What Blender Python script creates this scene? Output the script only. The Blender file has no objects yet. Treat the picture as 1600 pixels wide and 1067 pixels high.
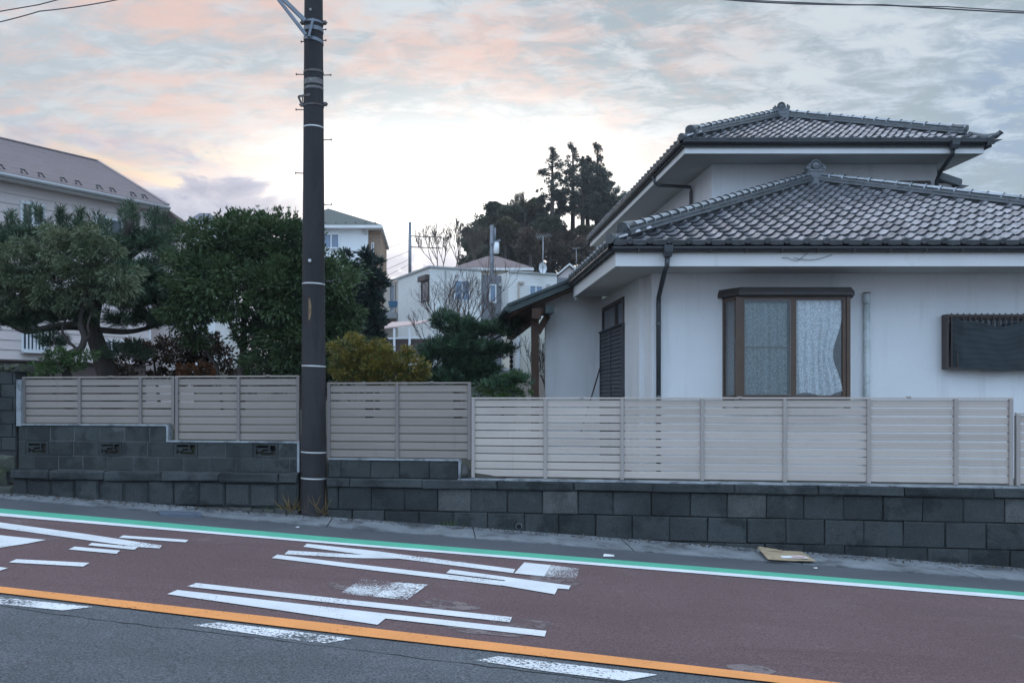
import bpy, math, random
import numpy as np
from mathutils import Vector, Matrix

R = math.radians
SC = bpy.context.scene
COL = SC.collection
random.seed(11)

# ------------------------------------------------------------------ camera
# shift lens: picture plane parallel to the house front, eye 1.735 m above the road
FPX, PX, PY, EYE = 1400.0, 680.0, 624.0, 1.735
cam_data = bpy.data.cameras.new("camera")
cam = bpy.data.objects.new("camera", cam_data)
COL.objects.link(cam)
cam.location = (0, 0, EYE)
cam.rotation_euler = (R(90), 0, 0)
cam_data.sensor_width = 36
cam_data.lens = FPX / 1600 * 36
cam_data.shift_x = (800 - PX) / 1600
cam_data.shift_y = (PY - 533.5) / 1600
cam_data.clip_start = 0.1
cam_data.clip_end = 4000
SC.camera = cam

# ------------------------------------------------------------------ exposure
SC.view_settings.view_transform = 'Standard'
SC.view_settings.look = 'None'
SC.view_settings.exposure = 0.97
SC.view_settings.gamma = 1.0
SC.view_settings.use_curve_mapping = False

# ------------------------------------------------------------------ sky
SUN_EL, SUN_AZ = R(4.0), R(1.0)          # low sun just behind the wooded hill; azimuth from +Y towards +X
SKY_STRENGTH = 0.1
HAZE_DENSITY = 0.0006
world = bpy.data.worlds.new("World")
SC.world = world
world.use_nodes = True


class NG:
    """small helper that writes shader node maths"""
    def __init__(self, tree):
        self.t = tree
        self.n = tree.nodes
        self.l = tree.links

    def sock(self, inp, v):
        if isinstance(v, bpy.types.NodeSocket):
            self.l.new(v, inp)
        elif v is not None:
            inp.default_value = v

    def m(self, op, a, b=None, c=None, clamp=False):
        n = self.n.new('ShaderNodeMath')
        n.operation = op
        n.use_clamp = clamp
        self.sock(n.inputs[0], a)
        if b is not None:
            self.sock(n.inputs[1], b)
        if c is not None:
            self.sock(n.inputs[2], c)
        return n.outputs[0]

    def step(self, x, a, b, lo=0.0, hi=1.0):
        n = self.n.new('ShaderNodeMapRange')
        n.interpolation_type = 'SMOOTHSTEP'
        self.sock(n.inputs[0], x)
        for i, v in enumerate((a, b, lo, hi)):
            n.inputs[i + 1].default_value = v
        return n.outputs[0]

    def lin(self, x, a, b, lo=0.0, hi=1.0):
        n = self.n.new('ShaderNodeMapRange')
        self.sock(n.inputs[0], x)
        for i, v in enumerate((a, b, lo, hi)):
            n.inputs[i + 1].default_value = v
        return n.outputs[0]

    def mix(self, f, a, b, blend='MIX'):
        n = self.n.new('ShaderNodeMix')
        n.data_type = 'RGBA'
        n.blend_type = blend
        self.sock(n.inputs[0], f)
        for i, v in ((6, a), (7, b)):
            if isinstance(v, (tuple, list)) and len(v) == 3:
                v = (*v, 1)
            self.sock(n.inputs[i], v)
        return n.outputs[2]

    def noise(self, vec, scale, detail=4, rough=.55, dist=0.0, lac=2.0):
        n = self.n.new('ShaderNodeTexNoise')
        self.sock(n.inputs['Vector'], vec)
        n.inputs['Scale'].default_value = scale
        n.inputs['Detail'].default_value = detail
        n.inputs['Roughness'].default_value = rough
        n.inputs['Distortion'].default_value = dist
        n.inputs['Lacunarity'].default_value = lac
        return n.outputs[0]

    def xyz(self, x, y, z):
        n = self.n.new('ShaderNodeCombineXYZ')
        for i, v in enumerate((x, y, z)):
            self.sock(n.inputs[i], v)
        return n.outputs[0]

    def sep(self, v):
        n = self.n.new('ShaderNodeSeparateXYZ')
        self.l.new(v, n.inputs[0])
        return n.outputs

    def scale(self, v, s):
        n = self.n.new('ShaderNodeVectorMath')
        n.operation = 'MULTIPLY'
        self.l.new(v, n.inputs[0])
        n.inputs[1].default_value = s
        return n.outputs[0]


def build_sky():
    g = NG(world.node_tree)
    g.n.clear()
    out = g.n.new('ShaderNodeOutputWorld')
    bg = g.n.new('ShaderNodeBackground')
    bg.inputs[1].default_value = SKY_STRENGTH
    g.l.new(bg.outputs[0], out.inputs[0])
    sky = g.n.new('ShaderNodeTexSky')
    sky.sky_type = 'NISHITA'
    sky.sun_disc = False
    sky.sun_elevation = SUN_EL
    sky.sun_rotation = SUN_AZ
    sky.air_density = 1.0
    sky.dust_density = 1.5
    tc = g.n.new('ShaderNodeTexCoord')
    d = tc.outputs['Generated']
    x, y, z = g.sep(d)
    zz = g.m('MAXIMUM', z, 0.0)
    # cloud deck seen in perspective: direction projected on a level plane
    den = g.m('ADD', zz, 0.16)
    p = g.xyz(g.m('DIVIDE', x, den), g.m('DIVIDE', y, den), 0.0)
    warp = g.noise(g.scale(p, (1, 1, 1)), 1.3, 3)
    az = g.m('ARCTAN2', x, y)                       # 0 straight ahead, + right
    el = g.m('ARCSINE', zz)

    # clear sky between the clouds: the Nishita sky under a pale veil
    east = g.step(g.m('ABSOLUTE', az), .9, 2.5)          # clear blue sky opposite the sunset, made brighter to light the shaded walls
    low = g.mix(east, (3.1, 3.45, 3.8), (6.4, 9.2, 13.0))
    veil = g.mix(g.step(el, .28, 1.25), low, (6.8, 8.6, 11.0))
    base = g.mix(.90, sky.outputs[0], veil)
    # pale blue patches to the right of the frame
    blue = g.m('MULTIPLY', g.step(az, .05, .6), g.step(el, .45, .1))
    base = g.mix(g.m('MULTIPLY', blue, .75), base, (2.3, 3.2, 4.4))

    # soft grey-blue altocumulus
    n1 = g.noise(g.scale(p, (1.0, 1.7, 1)), 2.1, 7, .62, .55)
    n2 = g.noise(g.scale(p, (1.2, 2.0, 1)), 7.5, 7, .66, .5)
    nn = g.m('ADD', g.m('MULTIPLY', n1, .5), g.m('MULTIPLY', n2, .5))
    grey = g.step(nn, .435, .56)
    greyw = g.m('MULTIPLY', grey, g.m('MULTIPLY', g.lin(az, -.4, .25, .45, 1.0), g.lin(east, 0, 1, 1, .35)))
    base = g.mix(g.m("MULTIPLY", greyw, .95), base, g.mix(g.step(el, .35, 1.2), (2.0, 2.45, 2.75), (5.0, 6.2, 7.8)))
    # bright rims between them
    rim = g.m('MULTIPLY', g.m('MULTIPLY', g.step(nn, .47, .40), .5), g.step(el, .75, .4))
    base = g.mix(rim, base, (3.6, 3.95, 4.1))

    # pink lit undersides, strongest to the left of the glow and above it
    n3 = g.noise(g.scale(p, (.9, 1.5, 1)), 1.7, 6, .62, .6)
    n3b = g.noise(g.scale(p, (1.4, 2.2, 1)), 5.5, 7, .68, .5)
    pk = g.step(g.m('ADD', g.m('MULTIPLY', n3, .55), g.m('MULTIPLY', n3b, .45)), .43, .62)
    pw = g.m('MULTIPLY', g.step(az, .46, .16), g.step(el, .05, .20))
    pw = g.m('MULTIPLY', pw, g.step(g.m('ABSOLUTE', az), 1.9, .9))
    base = g.mix(g.m('MULTIPLY', g.m('MULTIPLY', pk, pw), .80), base, (4.5, 3.1, 2.7))

    # low yellow-orange streak over the left roof
    st = g.noise(g.xyz(g.m('MULTIPLY', az, 3.0), g.m('MULTIPLY', g.m('ADD', el, g.m('MULTIPLY', az, .28)), 26.0), 0.0), 1.0, 5, .55, .3)
    sw = g.m('MULTIPLY', g.step(g.m('ABSOLUTE', g.m('ADD', az, .33)), .34, .05), g.step(g.m('ABSOLUTE', g.m('SUBTRACT', el, .235)), .055, .01))
    base = g.mix(g.m('MULTIPLY', g.m('MULTIPLY', g.step(st, .46, .62), sw), .62), base, (5.6, 4.3, 2.7))

    # glow where the sun went down
    gx = g.m('DIVIDE', g.m('SUBTRACT', az, .03), .225)
    gz = g.m('DIVIDE', g.m('SUBTRACT', el, .185), .105)
    r2 = g.m('ADD', g.m('MULTIPLY', gx, gx), g.m('MULTIPLY', gz, gz))
    r2 = g.m('ADD', r2, g.m('MULTIPLY', g.m('SUBTRACT', n1, .5), 1.1))
    glow = g.m('POWER', 2.718, g.m('MULTIPLY', r2, -1.0))
    glow = g.m('MINIMUM', glow, 1.0)
    base = g.mix(g.m('MULTIPLY', glow, .97), base, (12.5, 12.2, 11.5))

    # lilac cloud bank low on the left and behind the bare trees
    lb = g.noise(g.xyz(g.m('MULTIPLY', az, 4.2), g.m('MULTIPLY', el, 9.0), 2.0), 2.3, 7, .6, .5)
    lw = g.m('MAXIMUM', g.m('MULTIPLY', g.step(el, .20, .15), g.step(az, .15, .0)), g.m('MULTIPLY', g.step(el, .295, .235), g.step(az, -.10, -.20)))
    bank = g.m('MULTIPLY', g.step(g.m('ADD', lb, g.lin(el, .12, .24, .30, .02)), .50, .62), lw)
    base = g.mix(g.m('MULTIPLY', bank, .88), base, g.mix(g.step(lb, .5, .72), (3.55, 3.5, 4.05), (2.1, 2.3, 3.05)))
    # one darker cloud mass on the far right
    rb = g.m('MULTIPLY', g.m('MULTIPLY', g.step(az, .50, .57), g.step(g.m('ABSOLUTE', g.m('SUBTRACT', el, .27)), .10, .02)), g.step(n2, .42, .58))
    base = g.mix(g.m('MULTIPLY', rb, .8), base, (1.8, 2.4, 3.3))
    # below the horizon: dull ground colour
    base = g.mix(g.step(z, -.02, -.10), base, (1.2, 1.25, 1.3))
    g.l.new(base, bg.inputs[0])


build_sky()

# ------------------------------------------------------------------ sun (already behind thin cloud at the horizon: weak and soft)
sun_data = bpy.data.lights.new("sun", 'SUN')
sun_data.energy = 0.5
sun_data.angle = R(14)
sun_data.color = (1.0, .80, .62)
sun = bpy.data.objects.new("sun", sun_data)
COL.objects.link(sun)
sdir = Vector((math.sin(SUN_AZ) * math.cos(SUN_EL), math.cos(SUN_AZ) * math.cos(SUN_EL), math.sin(SUN_EL)))
sun.rotation_euler = sdir.to_track_quat('Z', 'Y').to_euler()
sun.location = (0, 60, 40)

# ------------------------------------------------------------------ helpers: measuring
def P(px, py, Y):
    """point at depth Y seen at pixel (px, py) of the 1600 px photograph"""
    return Vector(((px - PX) / FPX * Y, Y, EYE + (PY - py) / FPX * Y))


SLOPE = -0.05                                       # the street drops to the right


def G(px, py):
    u, v = (px - PX) / FPX, (PY - py) / FPX
    Y = EYE / (-v + SLOPE * u)
    return Vector((u * Y, Y, SLOPE * u * Y))


WA = math.atan(-0.17)                               # the street walls run slightly towards us on the right
WO = Vector((0, 12.2, 0))
WM = Matrix.Translation(WO) @ Matrix.Rotation(WA, 4, 'Z')
WMI = WM.inverted()


def wl(px, py, off=0.0):
    """pixel -> (s, z) in the street wall's own frame, on the plane 'off' metres behind its face"""
    u = (px - PX) / FPX
    Y = (12.2 + off * math.sqrt(1 + .0289)) / (1 + .17 * u)
    p = WMI @ Vector((u * Y, Y, 0))
    return p.x, EYE + (PY - py) / FPX * Y


def road_z(X):
    return SLOPE * X


# ------------------------------------------------------------------ helpers: objects
def tag(o, label=None, cat=None, group=None, kind=None):
    if label: o['label'] = label
    if cat: o['category'] = cat
    if group: o['group'] = group
    if kind: o['kind'] = kind
    return o


WORLD = {}


def empty(name, loc, label, cat, group=None, M=None):
    o = bpy.data.objects.new(name, None)
    COL.objects.link(o)
    o.empty_display_size = .2
    m = M if M is not None else Matrix.Translation(Vector(loc))
    o.matrix_local = m
    WORLD[o.name] = m.copy()
    tag(o, label, cat, group)
    return o


def wm(o):
    return WORLD.get(o.name, Matrix.Identity(4))


def link(o, parent=None, local=False):
    """link o; with local=False its mesh is in world coordinates and stays there under its parent"""
    COL.objects.link(o)
    if parent is not None:
        o.parent = parent
        if local:
            WORLD[o.name] = wm(parent) @ o.matrix_local
        else:
            inv = wm(parent).inverted()
            o.matrix_parent_inverse = inv
            WORLD[o.name] = Matrix.Identity(4)
    return o


def copy_mesh(o, parent, M):
    """another piece with the same mesh; M = its matrix in the parent's frame"""
    c = o.copy()
    COL.objects.link(c)
    c.parent = parent
    c.matrix_parent_inverse = Matrix.Identity(4)
    c.matrix_local = M
    return c


class MB:
    """collects shapes into one mesh"""
    def __init__(self):
        self.v, self.f, self.mi, self.sm = [], [], [], []

    def add(self, vs, fs, mi=0, smooth=False):
        b = len(self.v)
        self.v.extend(tuple(v) for v in vs)
        for f in fs:
            self.f.append(tuple(b + i for i in f))
            self.mi.append(mi)
            self.sm.append(smooth)
        return self

    def box(self, x0, x1, y0, y1, z0, z1, mi=0, M=None):
        vs = [(x0, y0, z0), (x1, y0, z0), (x1, y1, z0), (x0, y1, z0), (x0, y0, z1), (x1, y0, z1), (x1, y1, z1), (x0, y1, z1)]
        if M is not None:
            vs = [M @ Vector(v) for v in vs]
        return self.add(vs, [(3, 2, 1, 0), (4, 5, 6, 7), (0, 1, 5, 4), (1, 2, 6, 5), (2, 3, 7, 6), (3, 0, 4, 7)], mi)

    def chamfer(self, x0, x1, y0, y1, z0, z1, c=.01, mi=0, M=None, jit=0.0):
        """box with its front (low y) edges chamfered, slightly uneven"""
        r = lambda: random.uniform(-jit, jit)
        vs = [(x0 + r(), y0 + c, z0 + r()), (x1 + r(), y0 + c, z0 + r()), (x1 + r(), y0 + c, z1 + r()), (x0 + r(), y0 + c, z1 + r()),
              (x0 + c + r(), y0 + r(), z0 + c + r()), (x1 - c + r(), y0 + r(), z0 + c + r()), (x1 - c + r(), y0 + r(), z1 - c + r()), (x0 + c + r(), y0 + r(), z1 - c + r()),
              (x0, y1, z0), (x1, y1, z0), (x1, y1, z1), (x0, y1, z1)]
        if M is not None:
            vs = [M @ Vector(v) for v in vs]
        return self.add(vs, [(4, 5, 6, 7), (0, 1, 5, 4), (1, 2, 6, 5), (2, 3, 7, 6), (3, 0, 4, 7),
                             (0, 8, 9, 1), (1, 9, 10, 2), (2, 10, 11, 3), (3, 11, 8, 0), (8, 11, 10, 9)], mi)

    def bar(self, a, b, w, h, mi=0, up=(0, 0, 1)):
        a, b = Vector(a), Vector(b)
        d = (b - a)
        L = d.length
        d.normalize()
        s = d.cross(Vector(up))
        if s.length < 1e-4:
            s = d.cross(Vector((0, 1, 0)))
        s.normalize()
        u = s.cross(d)
        M = Matrix((( s.x, d.x, u.x, a.x), (s.y, d.y, u.y, a.y), (s.z, d.z, u.z, a.z), (0, 0, 0, 1)))
        return self.box(-w / 2, w / 2, 0, L, -h / 2, h / 2, mi, M)

    def tube(self, pts, rad, n=8, mi=0, caps=True, smooth=True):
        pts = [Vector(p) for p in pts]
        if not isinstance(rad, (list, tuple)):
            rad = [rad] * len(pts)
        vs, fs = [], []
        ref = None
        for i, p in enumerate(pts):
            d = (pts[min(i + 1, len(pts) - 1)] - pts[max(i - 1, 0)])
            if d.length < 1e-9:
                d = Vector((0, 0, 1))
            d.normalize()
            if ref is None:
                ref = Vector((1, 0, 0)) if abs(d.x) < .8 else Vector((0, 1, 0))
            s = (ref - d * ref.dot(d)).normalized()
            ref = s
            t = d.cross(s)
            for k in range(n):
                a = 2 * math.pi * k / n
                vs.append(p + (s * math.cos(a) + t * math.sin(a)) * rad[i])
        for i in range(len(pts) - 1):
            for k in range(n):
                k2 = (k + 1) % n
                fs.append((i * n + k, i * n + k2, (i + 1) * n + k2, (i + 1) * n + k))
        self.add(vs, fs, mi, smooth)
        if caps:
            b = len(self.v) - len(vs)
            self.f.append(tuple(b + k for k in range(n))[::-1]); self.mi.append(mi); self.sm.append(False)
            e = b + (len(pts) - 1) * n
            self.f.append(tuple(e + k for k in range(n))); self.mi.append(mi); self.sm.append(False)
        return self

    def prism(self, poly, a, b, axis='y', mi=0, M=None):
        """polygon (list of 2D points) extruded along an axis from a to b"""
        n = len(poly)
        if axis == 'y':
            f = lambda p, t: (p[0], t, p[1])
        elif axis == 'z':
            f = lambda p, t: (p[0], p[1], t)
        else:
            f = lambda p, t: (t, p[0], p[1])
        vs = [f(p, a) for p in poly] + [f(p, b) for p in poly]
        if M is not None:
            vs = [M @ Vector(v) for v in vs]
        fs = [tuple(range(n)), tuple(range(2 * n - 1, n - 1, -1))]
        fs += [(i, n + i, n + (i + 1) % n, (i + 1) % n) for i in range(n)]
        return self.add(vs, fs, mi)

    def hexa(self, lo, hi, mi=0):
        """solid from a bottom ring and a top ring of the same length"""
        n = len(lo)
        fs = [tuple(range(n - 1, -1, -1)), tuple(range(n, 2 * n))] + [(i, (i + 1) % n, n + (i + 1) % n, n + i) for i in range(n)]
        return self.add(list(lo) + list(hi), fs, mi)

    def mesh(self, name, mats):
        me = bpy.data.meshes.new(name)
        me.from_pydata(self.v, [], self.f)
        if not isinstance(mats, (list, tuple)):
            mats = [mats]
        for m in mats:
            me.materials.append(m)
        if len(mats) > 1:
            me.polygons.foreach_set('material_index', self.mi)
        if any(self.sm):
            me.polygons.foreach_set('use_smooth', self.sm)
        me.update()
        return me

    def build(self, name, mats, parent=None, local=False):
        o = bpy.data.objects.new(name, self.mesh(name, mats))
        return link(o, parent, local)


def np_mesh(name, V, F, mats, mi=None):
    """fast mesh from arrays: V (n,3), F (m,k)"""
    me = bpy.data.meshes.new(name)
    V = np.asarray(V, np.float32)
    F = np.asarray(F, np.int32)
    k = F.shape[1]
    me.vertices.add(len(V))
    me.vertices.foreach_set('co', V.ravel())
    me.loops.add(F.size)
    me.loops.foreach_set('vertex_index', F.ravel())
    me.polygons.add(len(F))
    me.polygons.foreach_set('loop_start', np.arange(0, F.size, k, dtype=np.int32))
    me.polygons.foreach_set('loop_total', np.full(len(F), k, np.int32))
    for m in (mats if isinstance(mats, (list, tuple)) else [mats]):
        me.materials.append(m)
    if mi is not None:
        me.polygons.foreach_set('material_index', np.asarray(mi, np.int32))
    me.update(calc_edges=True)
    return me


# ------------------------------------------------------------------ helpers: materials
def mat(name, c, rough=.75, var=.18, scale=2.0, c2=None, c2scale=1.2, c2lo=.48, c2hi=.62, bump=0.0, bscale=40, spec=.4,
        metallic=0.0, rand=0.0, stretch=(1, 1, 1), fine=None, finescale=180, coat=0.0, trans=None, c3=None, c3scale=3, c3lo=.55, c3hi=.7, streak=None, sstretch=(3, 3, .22), sscale=1.5, slo=.5, shi=.72):
    """procedural material: colour c with noise, optional second and third colour in patches, relief, variation between pieces"""
    m = bpy.data.materials.new(name)
    m.use_nodes = True
    g = NG(m.node_tree)
    bs = g.n['Principled BSDF']
    geo = g.n.new('ShaderNodeNewGeometry')
    pos = g.scale(geo.outputs['Position'], stretch)
    n = g.noise(pos, scale, 5, .6)
    lo = tuple(x * (1 - var) for x in c)
    hi = tuple(min(1, x * (1 + var)) for x in c)
    col = g.mix(g.lin(n, .3, .7), lo, hi)
    if c2:
        n2 = g.noise(pos, c2scale, 6, .65, .3)
        col = g.mix(g.step(n2, c2lo, c2hi), col, c2)
    if c3:
        n4 = g.noise(pos, c3scale, 6, .7, .2)
        col = g.mix(g.step(n4, c3lo, c3hi), col, c3)
    if streak:
        n5 = g.noise(g.scale(geo.outputs['Position'], sstretch), sscale, 5, .65, .2)
        col = g.mix(g.step(n5, slo, shi), col, streak)
    if fine:
        n3 = g.noise(geo.outputs['Position'], finescale, 2, .5)
        f = g.lin(n3, .35, .65, 1 - fine, 1 + fine)
        col = g.mix(1.0, col, g.xyz(f, f, f), 'MULTIPLY')
    if rand:
        oi = g.n.new('ShaderNodeObjectInfo')
        f = g.lin(oi.outputs['Random'], 0, 1, 1 - rand, 1 + rand)
        col = g.mix(1.0, col, g.xyz(f, f, f), 'MULTIPLY')
    g.l.new(col, bs.inputs['Base Color'])
    rr = g.lin(n, .3, .7, max(.03, rough - .08), min(1, rough + .08))
    g.l.new(rr, bs.inputs['Roughness'])
    bs.inputs['Specular IOR Level'].default_value = spec
    bs.inputs['Metallic'].default_value = metallic
    if coat:
        bs.inputs['Coat Weight'].default_value = coat
        bs.inputs['Coat Roughness'].default_value = .2
    if bump:
        b = g.n.new('ShaderNodeBump')
        b.inputs['Strength'].default_value = bump
        b.inputs['Distance'].default_value = .02
        nb = g.noise(geo.outputs['Position'], bscale, 4, .6)
        g.l.new(nb, b.inputs['Height'])
        g.l.new(b.outputs[0], bs.inputs['Normal'])
    if trans:
        tr = g.n.new('ShaderNodeBsdfTranslucent')
        g.l.new(col, tr.inputs[0])
        mx = g.n.new('ShaderNodeMixShader')
        mx.inputs[0].default_value = trans
        g.l.new(bs.outputs[0], mx.inputs[1])
        g.l.new(tr.outputs[0], mx.inputs[2])
        g.l.new(mx.outputs[0], g.n['Material Output'].inputs[0])
    return m


def paint(name, c, wear_lo, wear_hi, wscale=40):
    """road paint that has worn through to the surface below in specks"""
    m = mat(name, c, .65, .07, 3, fine=.08, finescale=120)
    g = NG(m.node_tree)
    geo = g.n.new('ShaderNodeNewGeometry')
    a = g.noise(geo.outputs['Position'], wscale, 5, .75)
    b = g.noise(geo.outputs['Position'], 1.6, 3, .5)
    w = g.step(g.m('ADD', a, g.m('MULTIPLY', g.m('SUBTRACT', b, .5), .55)), wear_lo, wear_hi)
    tr = g.n.new('ShaderNodeBsdfTransparent')
    mx = g.n.new('ShaderNodeMixShader')
    out = g.n['Material Output']
    g.l.new(w, mx.inputs[0])
    g.l.new(g.n['Principled BSDF'].outputs[0], mx.inputs[1])
    g.l.new(tr.outputs[0], mx.inputs[2])
    g.l.new(mx.outputs[0], out.inputs[0])
    return m


def glass(name, tint=(.9, .95, 1), refl=.12):
    m = bpy.data.materials.new(name)
    m.use_nodes = True
    g = NG(m.node_tree)
    g.n.remove(g.n['Principled BSDF'])
    tr = g.n.new('ShaderNodeBsdfTransparent')
    tr.inputs[0].default_value = (*tint, 1)
    gl = g.n.new('ShaderNodeBsdfGlossy')
    gl.inputs['Roughness'].default_value = .02
    lw = g.n.new('ShaderNodeLayerWeight')
    lw.inputs[0].default_value = .25
    f = g.m('ADD', g.m('MULTIPLY', lw.outputs[0], .8), refl, clamp=True)
    mx = g.n.new('ShaderNodeMixShader')
    g.l.new(f, mx.inputs[0])
    g.l.new(tr.outputs[0], mx.inputs[1])
    g.l.new(gl.outputs[0], mx.inputs[2])
    g.l.new(mx.outputs[0], g.n['Material Output'].inputs[0])
    return m


M = {}
M['asphalt'] = mat('asphalt', (.112, .120, .130), .85, .2, .8, fine=.45, finescale=65, bump=.6, bscale=70, c2=(.095, .101, .110), c2scale=.7, c3=(.34, .35, .36), c3scale=34, c3lo=.66, c3hi=.70, streak=(.085, .091, .099), sstretch=(.10, .9, 1), sscale=1.2, slo=.5, shi=.7)
M['shoulder'] = mat('shoulder_asphalt', (.085, .092, .102), .85, .18, .9, fine=.25, finescale=170, bump=.35, bscale=160)
M['red_lane'] = mat('red_lane', (.140, .087, .087), .88, .14, .5, c2=(.158, .106, .106), c2scale=.55, c2lo=.5, c2hi=.72, fine=.3, finescale=60, bump=.5, bscale=65, c3=(.21, .17, .17), c3scale=1.3, c3lo=.57, c3hi=.80, streak=(.118, .074, .074), sstretch=(.10, .95, 1), sscale=1.3, slo=.5, shi=.72)
M['gutter'] = mat('gutter_concrete', (.20, .215, .23), .85, .25, 2.2, c2=(.085, .092, .10), c2scale=2.6, c2lo=.47, c2hi=.65, fine=.2, finescale=110, bump=.3, bscale=90)
M['ground'] = mat('earth', (.06, .055, .045), .95, .3, .6, c2=(.05, .06, .03), bump=.5, bscale=12)
M['white_paint'] = paint('white_paint', (.72, .73, .74), .615, .68)
M['white_worn'] = paint('white_paint_worn', (.74, .75, .76), .49, .56)
M['white_wornout'] = paint('white_paint_worn_out', (.70, .71, .72), .45, .53, 58)
M['green_paint'] = paint('green_paint', (.10, .44, .29), .70, .76)
M['orange_paint'] = paint('orange_paint', (.84, .33, .10), .63, .69)
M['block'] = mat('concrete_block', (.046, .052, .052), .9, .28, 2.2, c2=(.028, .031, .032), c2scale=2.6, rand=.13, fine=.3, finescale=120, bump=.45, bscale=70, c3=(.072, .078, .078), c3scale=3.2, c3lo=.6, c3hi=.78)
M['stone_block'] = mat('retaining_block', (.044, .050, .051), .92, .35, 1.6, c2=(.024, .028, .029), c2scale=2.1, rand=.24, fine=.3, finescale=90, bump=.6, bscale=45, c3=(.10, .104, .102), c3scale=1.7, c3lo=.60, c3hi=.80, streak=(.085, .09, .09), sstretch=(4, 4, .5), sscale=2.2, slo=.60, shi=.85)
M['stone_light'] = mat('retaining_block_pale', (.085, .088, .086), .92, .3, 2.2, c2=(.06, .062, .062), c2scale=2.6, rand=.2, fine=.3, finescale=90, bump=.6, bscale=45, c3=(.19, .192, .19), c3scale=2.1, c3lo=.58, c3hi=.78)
M['footing'] = mat('footing', (.075, .075, .072), .95, .35, 3, c2=(.04, .04, .038), c2scale=3.5, bump=.7, bscale=30)
M['mortar'] = mat('mortar', (.30, .32, .34), .9, .3, 4, c2=(.15, .16, .17), c2scale=5, bump=.4, bscale=60)
M['mortar_dark'] = mat('mortar_dark', (.045, .046, .046), .95, .3, 4)
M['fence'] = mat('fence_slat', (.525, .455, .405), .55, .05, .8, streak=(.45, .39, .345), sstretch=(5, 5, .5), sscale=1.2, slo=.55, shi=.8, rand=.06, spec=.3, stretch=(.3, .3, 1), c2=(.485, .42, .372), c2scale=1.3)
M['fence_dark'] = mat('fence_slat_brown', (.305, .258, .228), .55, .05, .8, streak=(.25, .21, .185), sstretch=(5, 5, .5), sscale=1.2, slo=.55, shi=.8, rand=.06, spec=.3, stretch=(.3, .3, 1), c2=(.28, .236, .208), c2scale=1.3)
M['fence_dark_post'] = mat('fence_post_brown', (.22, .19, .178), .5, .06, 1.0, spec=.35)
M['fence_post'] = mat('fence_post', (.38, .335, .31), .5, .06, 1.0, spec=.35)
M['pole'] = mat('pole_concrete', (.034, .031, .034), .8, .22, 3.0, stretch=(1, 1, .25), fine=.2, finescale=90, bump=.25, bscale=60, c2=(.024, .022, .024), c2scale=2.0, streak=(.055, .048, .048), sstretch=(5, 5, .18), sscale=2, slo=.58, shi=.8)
M['steel'] = mat('galvanised_steel', (.19, .21, .24), .45, .2, 9, metallic=.6)
M['steel_dark'] = mat('weathered_steel', (.13, .12, .12), .55, .25, 12, metallic=.4, c2=(.10, .06, .045), c2scale=15)
M['strap'] = mat('strap', (.62, .62, .62), .4, .15, 15, metallic=.3)
M['rust'] = mat('rust_stain', (.22, .15, .085), .9, .3, 14)
M['faded'] = mat('faded_sticker', (.18, .17, .165), .8, .5, 30)
M['wall'] = mat('white_stucco', (.80, .805, .81), .9, .035, .9, fine=.05, finescale=60, bump=.35, bscale=55, c2=(.75, .755, .76), c2scale=.5, c2lo=.5, c2hi=.8, streak=(.645, .65, .645), slo=.52, shi=.85, sscale=1.1)
M['trim'] = mat('white_trim', (.76, .76, .75), .7, .05, 1.4, c2=(.64, .64, .62), c2scale=2.5, c2lo=.6, c2hi=.8, streak=(.58, .57, .54), slo=.58, shi=.85, sscale=3)
M['soffit'] = mat('soffit_board', (.52, .52, .51), .9, .06, 1.0, bump=.1)
M['tile'] = mat('roof_tile', (.36, .37, .405), .2, .2, 3.5, rand=.26, spec=1.0, metallic=.62, c2=(.22, .225, .25), c2scale=5, bump=.08, bscale=40)
M['tile_edge'] = mat('shaded_tile_edge', (.022, .023, .027), .75, .3, 9)  # shade on the tile lips, painted in as a near-black colour
M['ridge'] = mat('ridge_tile', (.115, .125, .135), .36, .22, 4.0, rand=.18, spec=.6, metallic=.12, c2=(.08, .09, .092), c2scale=4, bump=.12, bscale=40)
M['ridge_cap'] = mat('ridge_cap_tile', (.33, .36, .39), .3, .2, 4.0, rand=.15, spec=.8, metallic=.5, c2=(.22, .25, .26), c2scale=4, bump=.1, bscale=40)
M['underroof'] = mat('roof_underlay', (.035, .036, .038), .8, .1)
M['gutter_black'] = mat('dark_gutter', (.035, .036, .04), .42, .15, 4, spec=.5)
M['pipe_black'] = mat('dark_pipe', (.04, .044, .05), .4, .12, 4, spec=.5)
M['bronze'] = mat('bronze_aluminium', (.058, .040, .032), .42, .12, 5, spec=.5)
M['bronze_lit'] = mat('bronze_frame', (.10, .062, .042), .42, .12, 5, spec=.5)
M['hood'] = mat('window_hood', (.060, .052, .05), .5, .12, 4)
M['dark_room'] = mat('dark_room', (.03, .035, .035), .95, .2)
M['shutter'] = mat('storm_shutter', (.065, .066, .075), .55, .12, 3)
M['pvc'] = mat('pvc_pipe', (.62, .66, .66), .5, .07, 2, c2=(.50, .54, .52), c2scale=4)
M['net'] = mat('shade_net', (.042, .055, .060), .85, .2, 6, bump=.3, bscale=160)
M['net_stripe'] = mat('shade_net_stripe', (.022, .03, .034), .85, .2, 6)
M['wood'] = mat('brown_wood', (.075, .040, .026), .7, .25, 6, stretch=(4, 4, .6))
M['copper'] = mat('green_verge', (.055, .075, .075), .5, .2, 4)
M['wood_light'] = mat('eave_wood', (.22, .13, .085), .75, .2, 5)
M['glass'] = glass('window_glass', (.97, .99, 1), .07)
M['glass_dim'] = glass('insect_screen', (.84, .87, .87), .03)
M['pane'] = mat('dark_pane', (.05, .07, .10), .08, .1, 2, spec=.9)
M['pane_blue'] = mat('blue_pane', (.16, .25, .36), .1, .15, 1.5, spec=.9)
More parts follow.
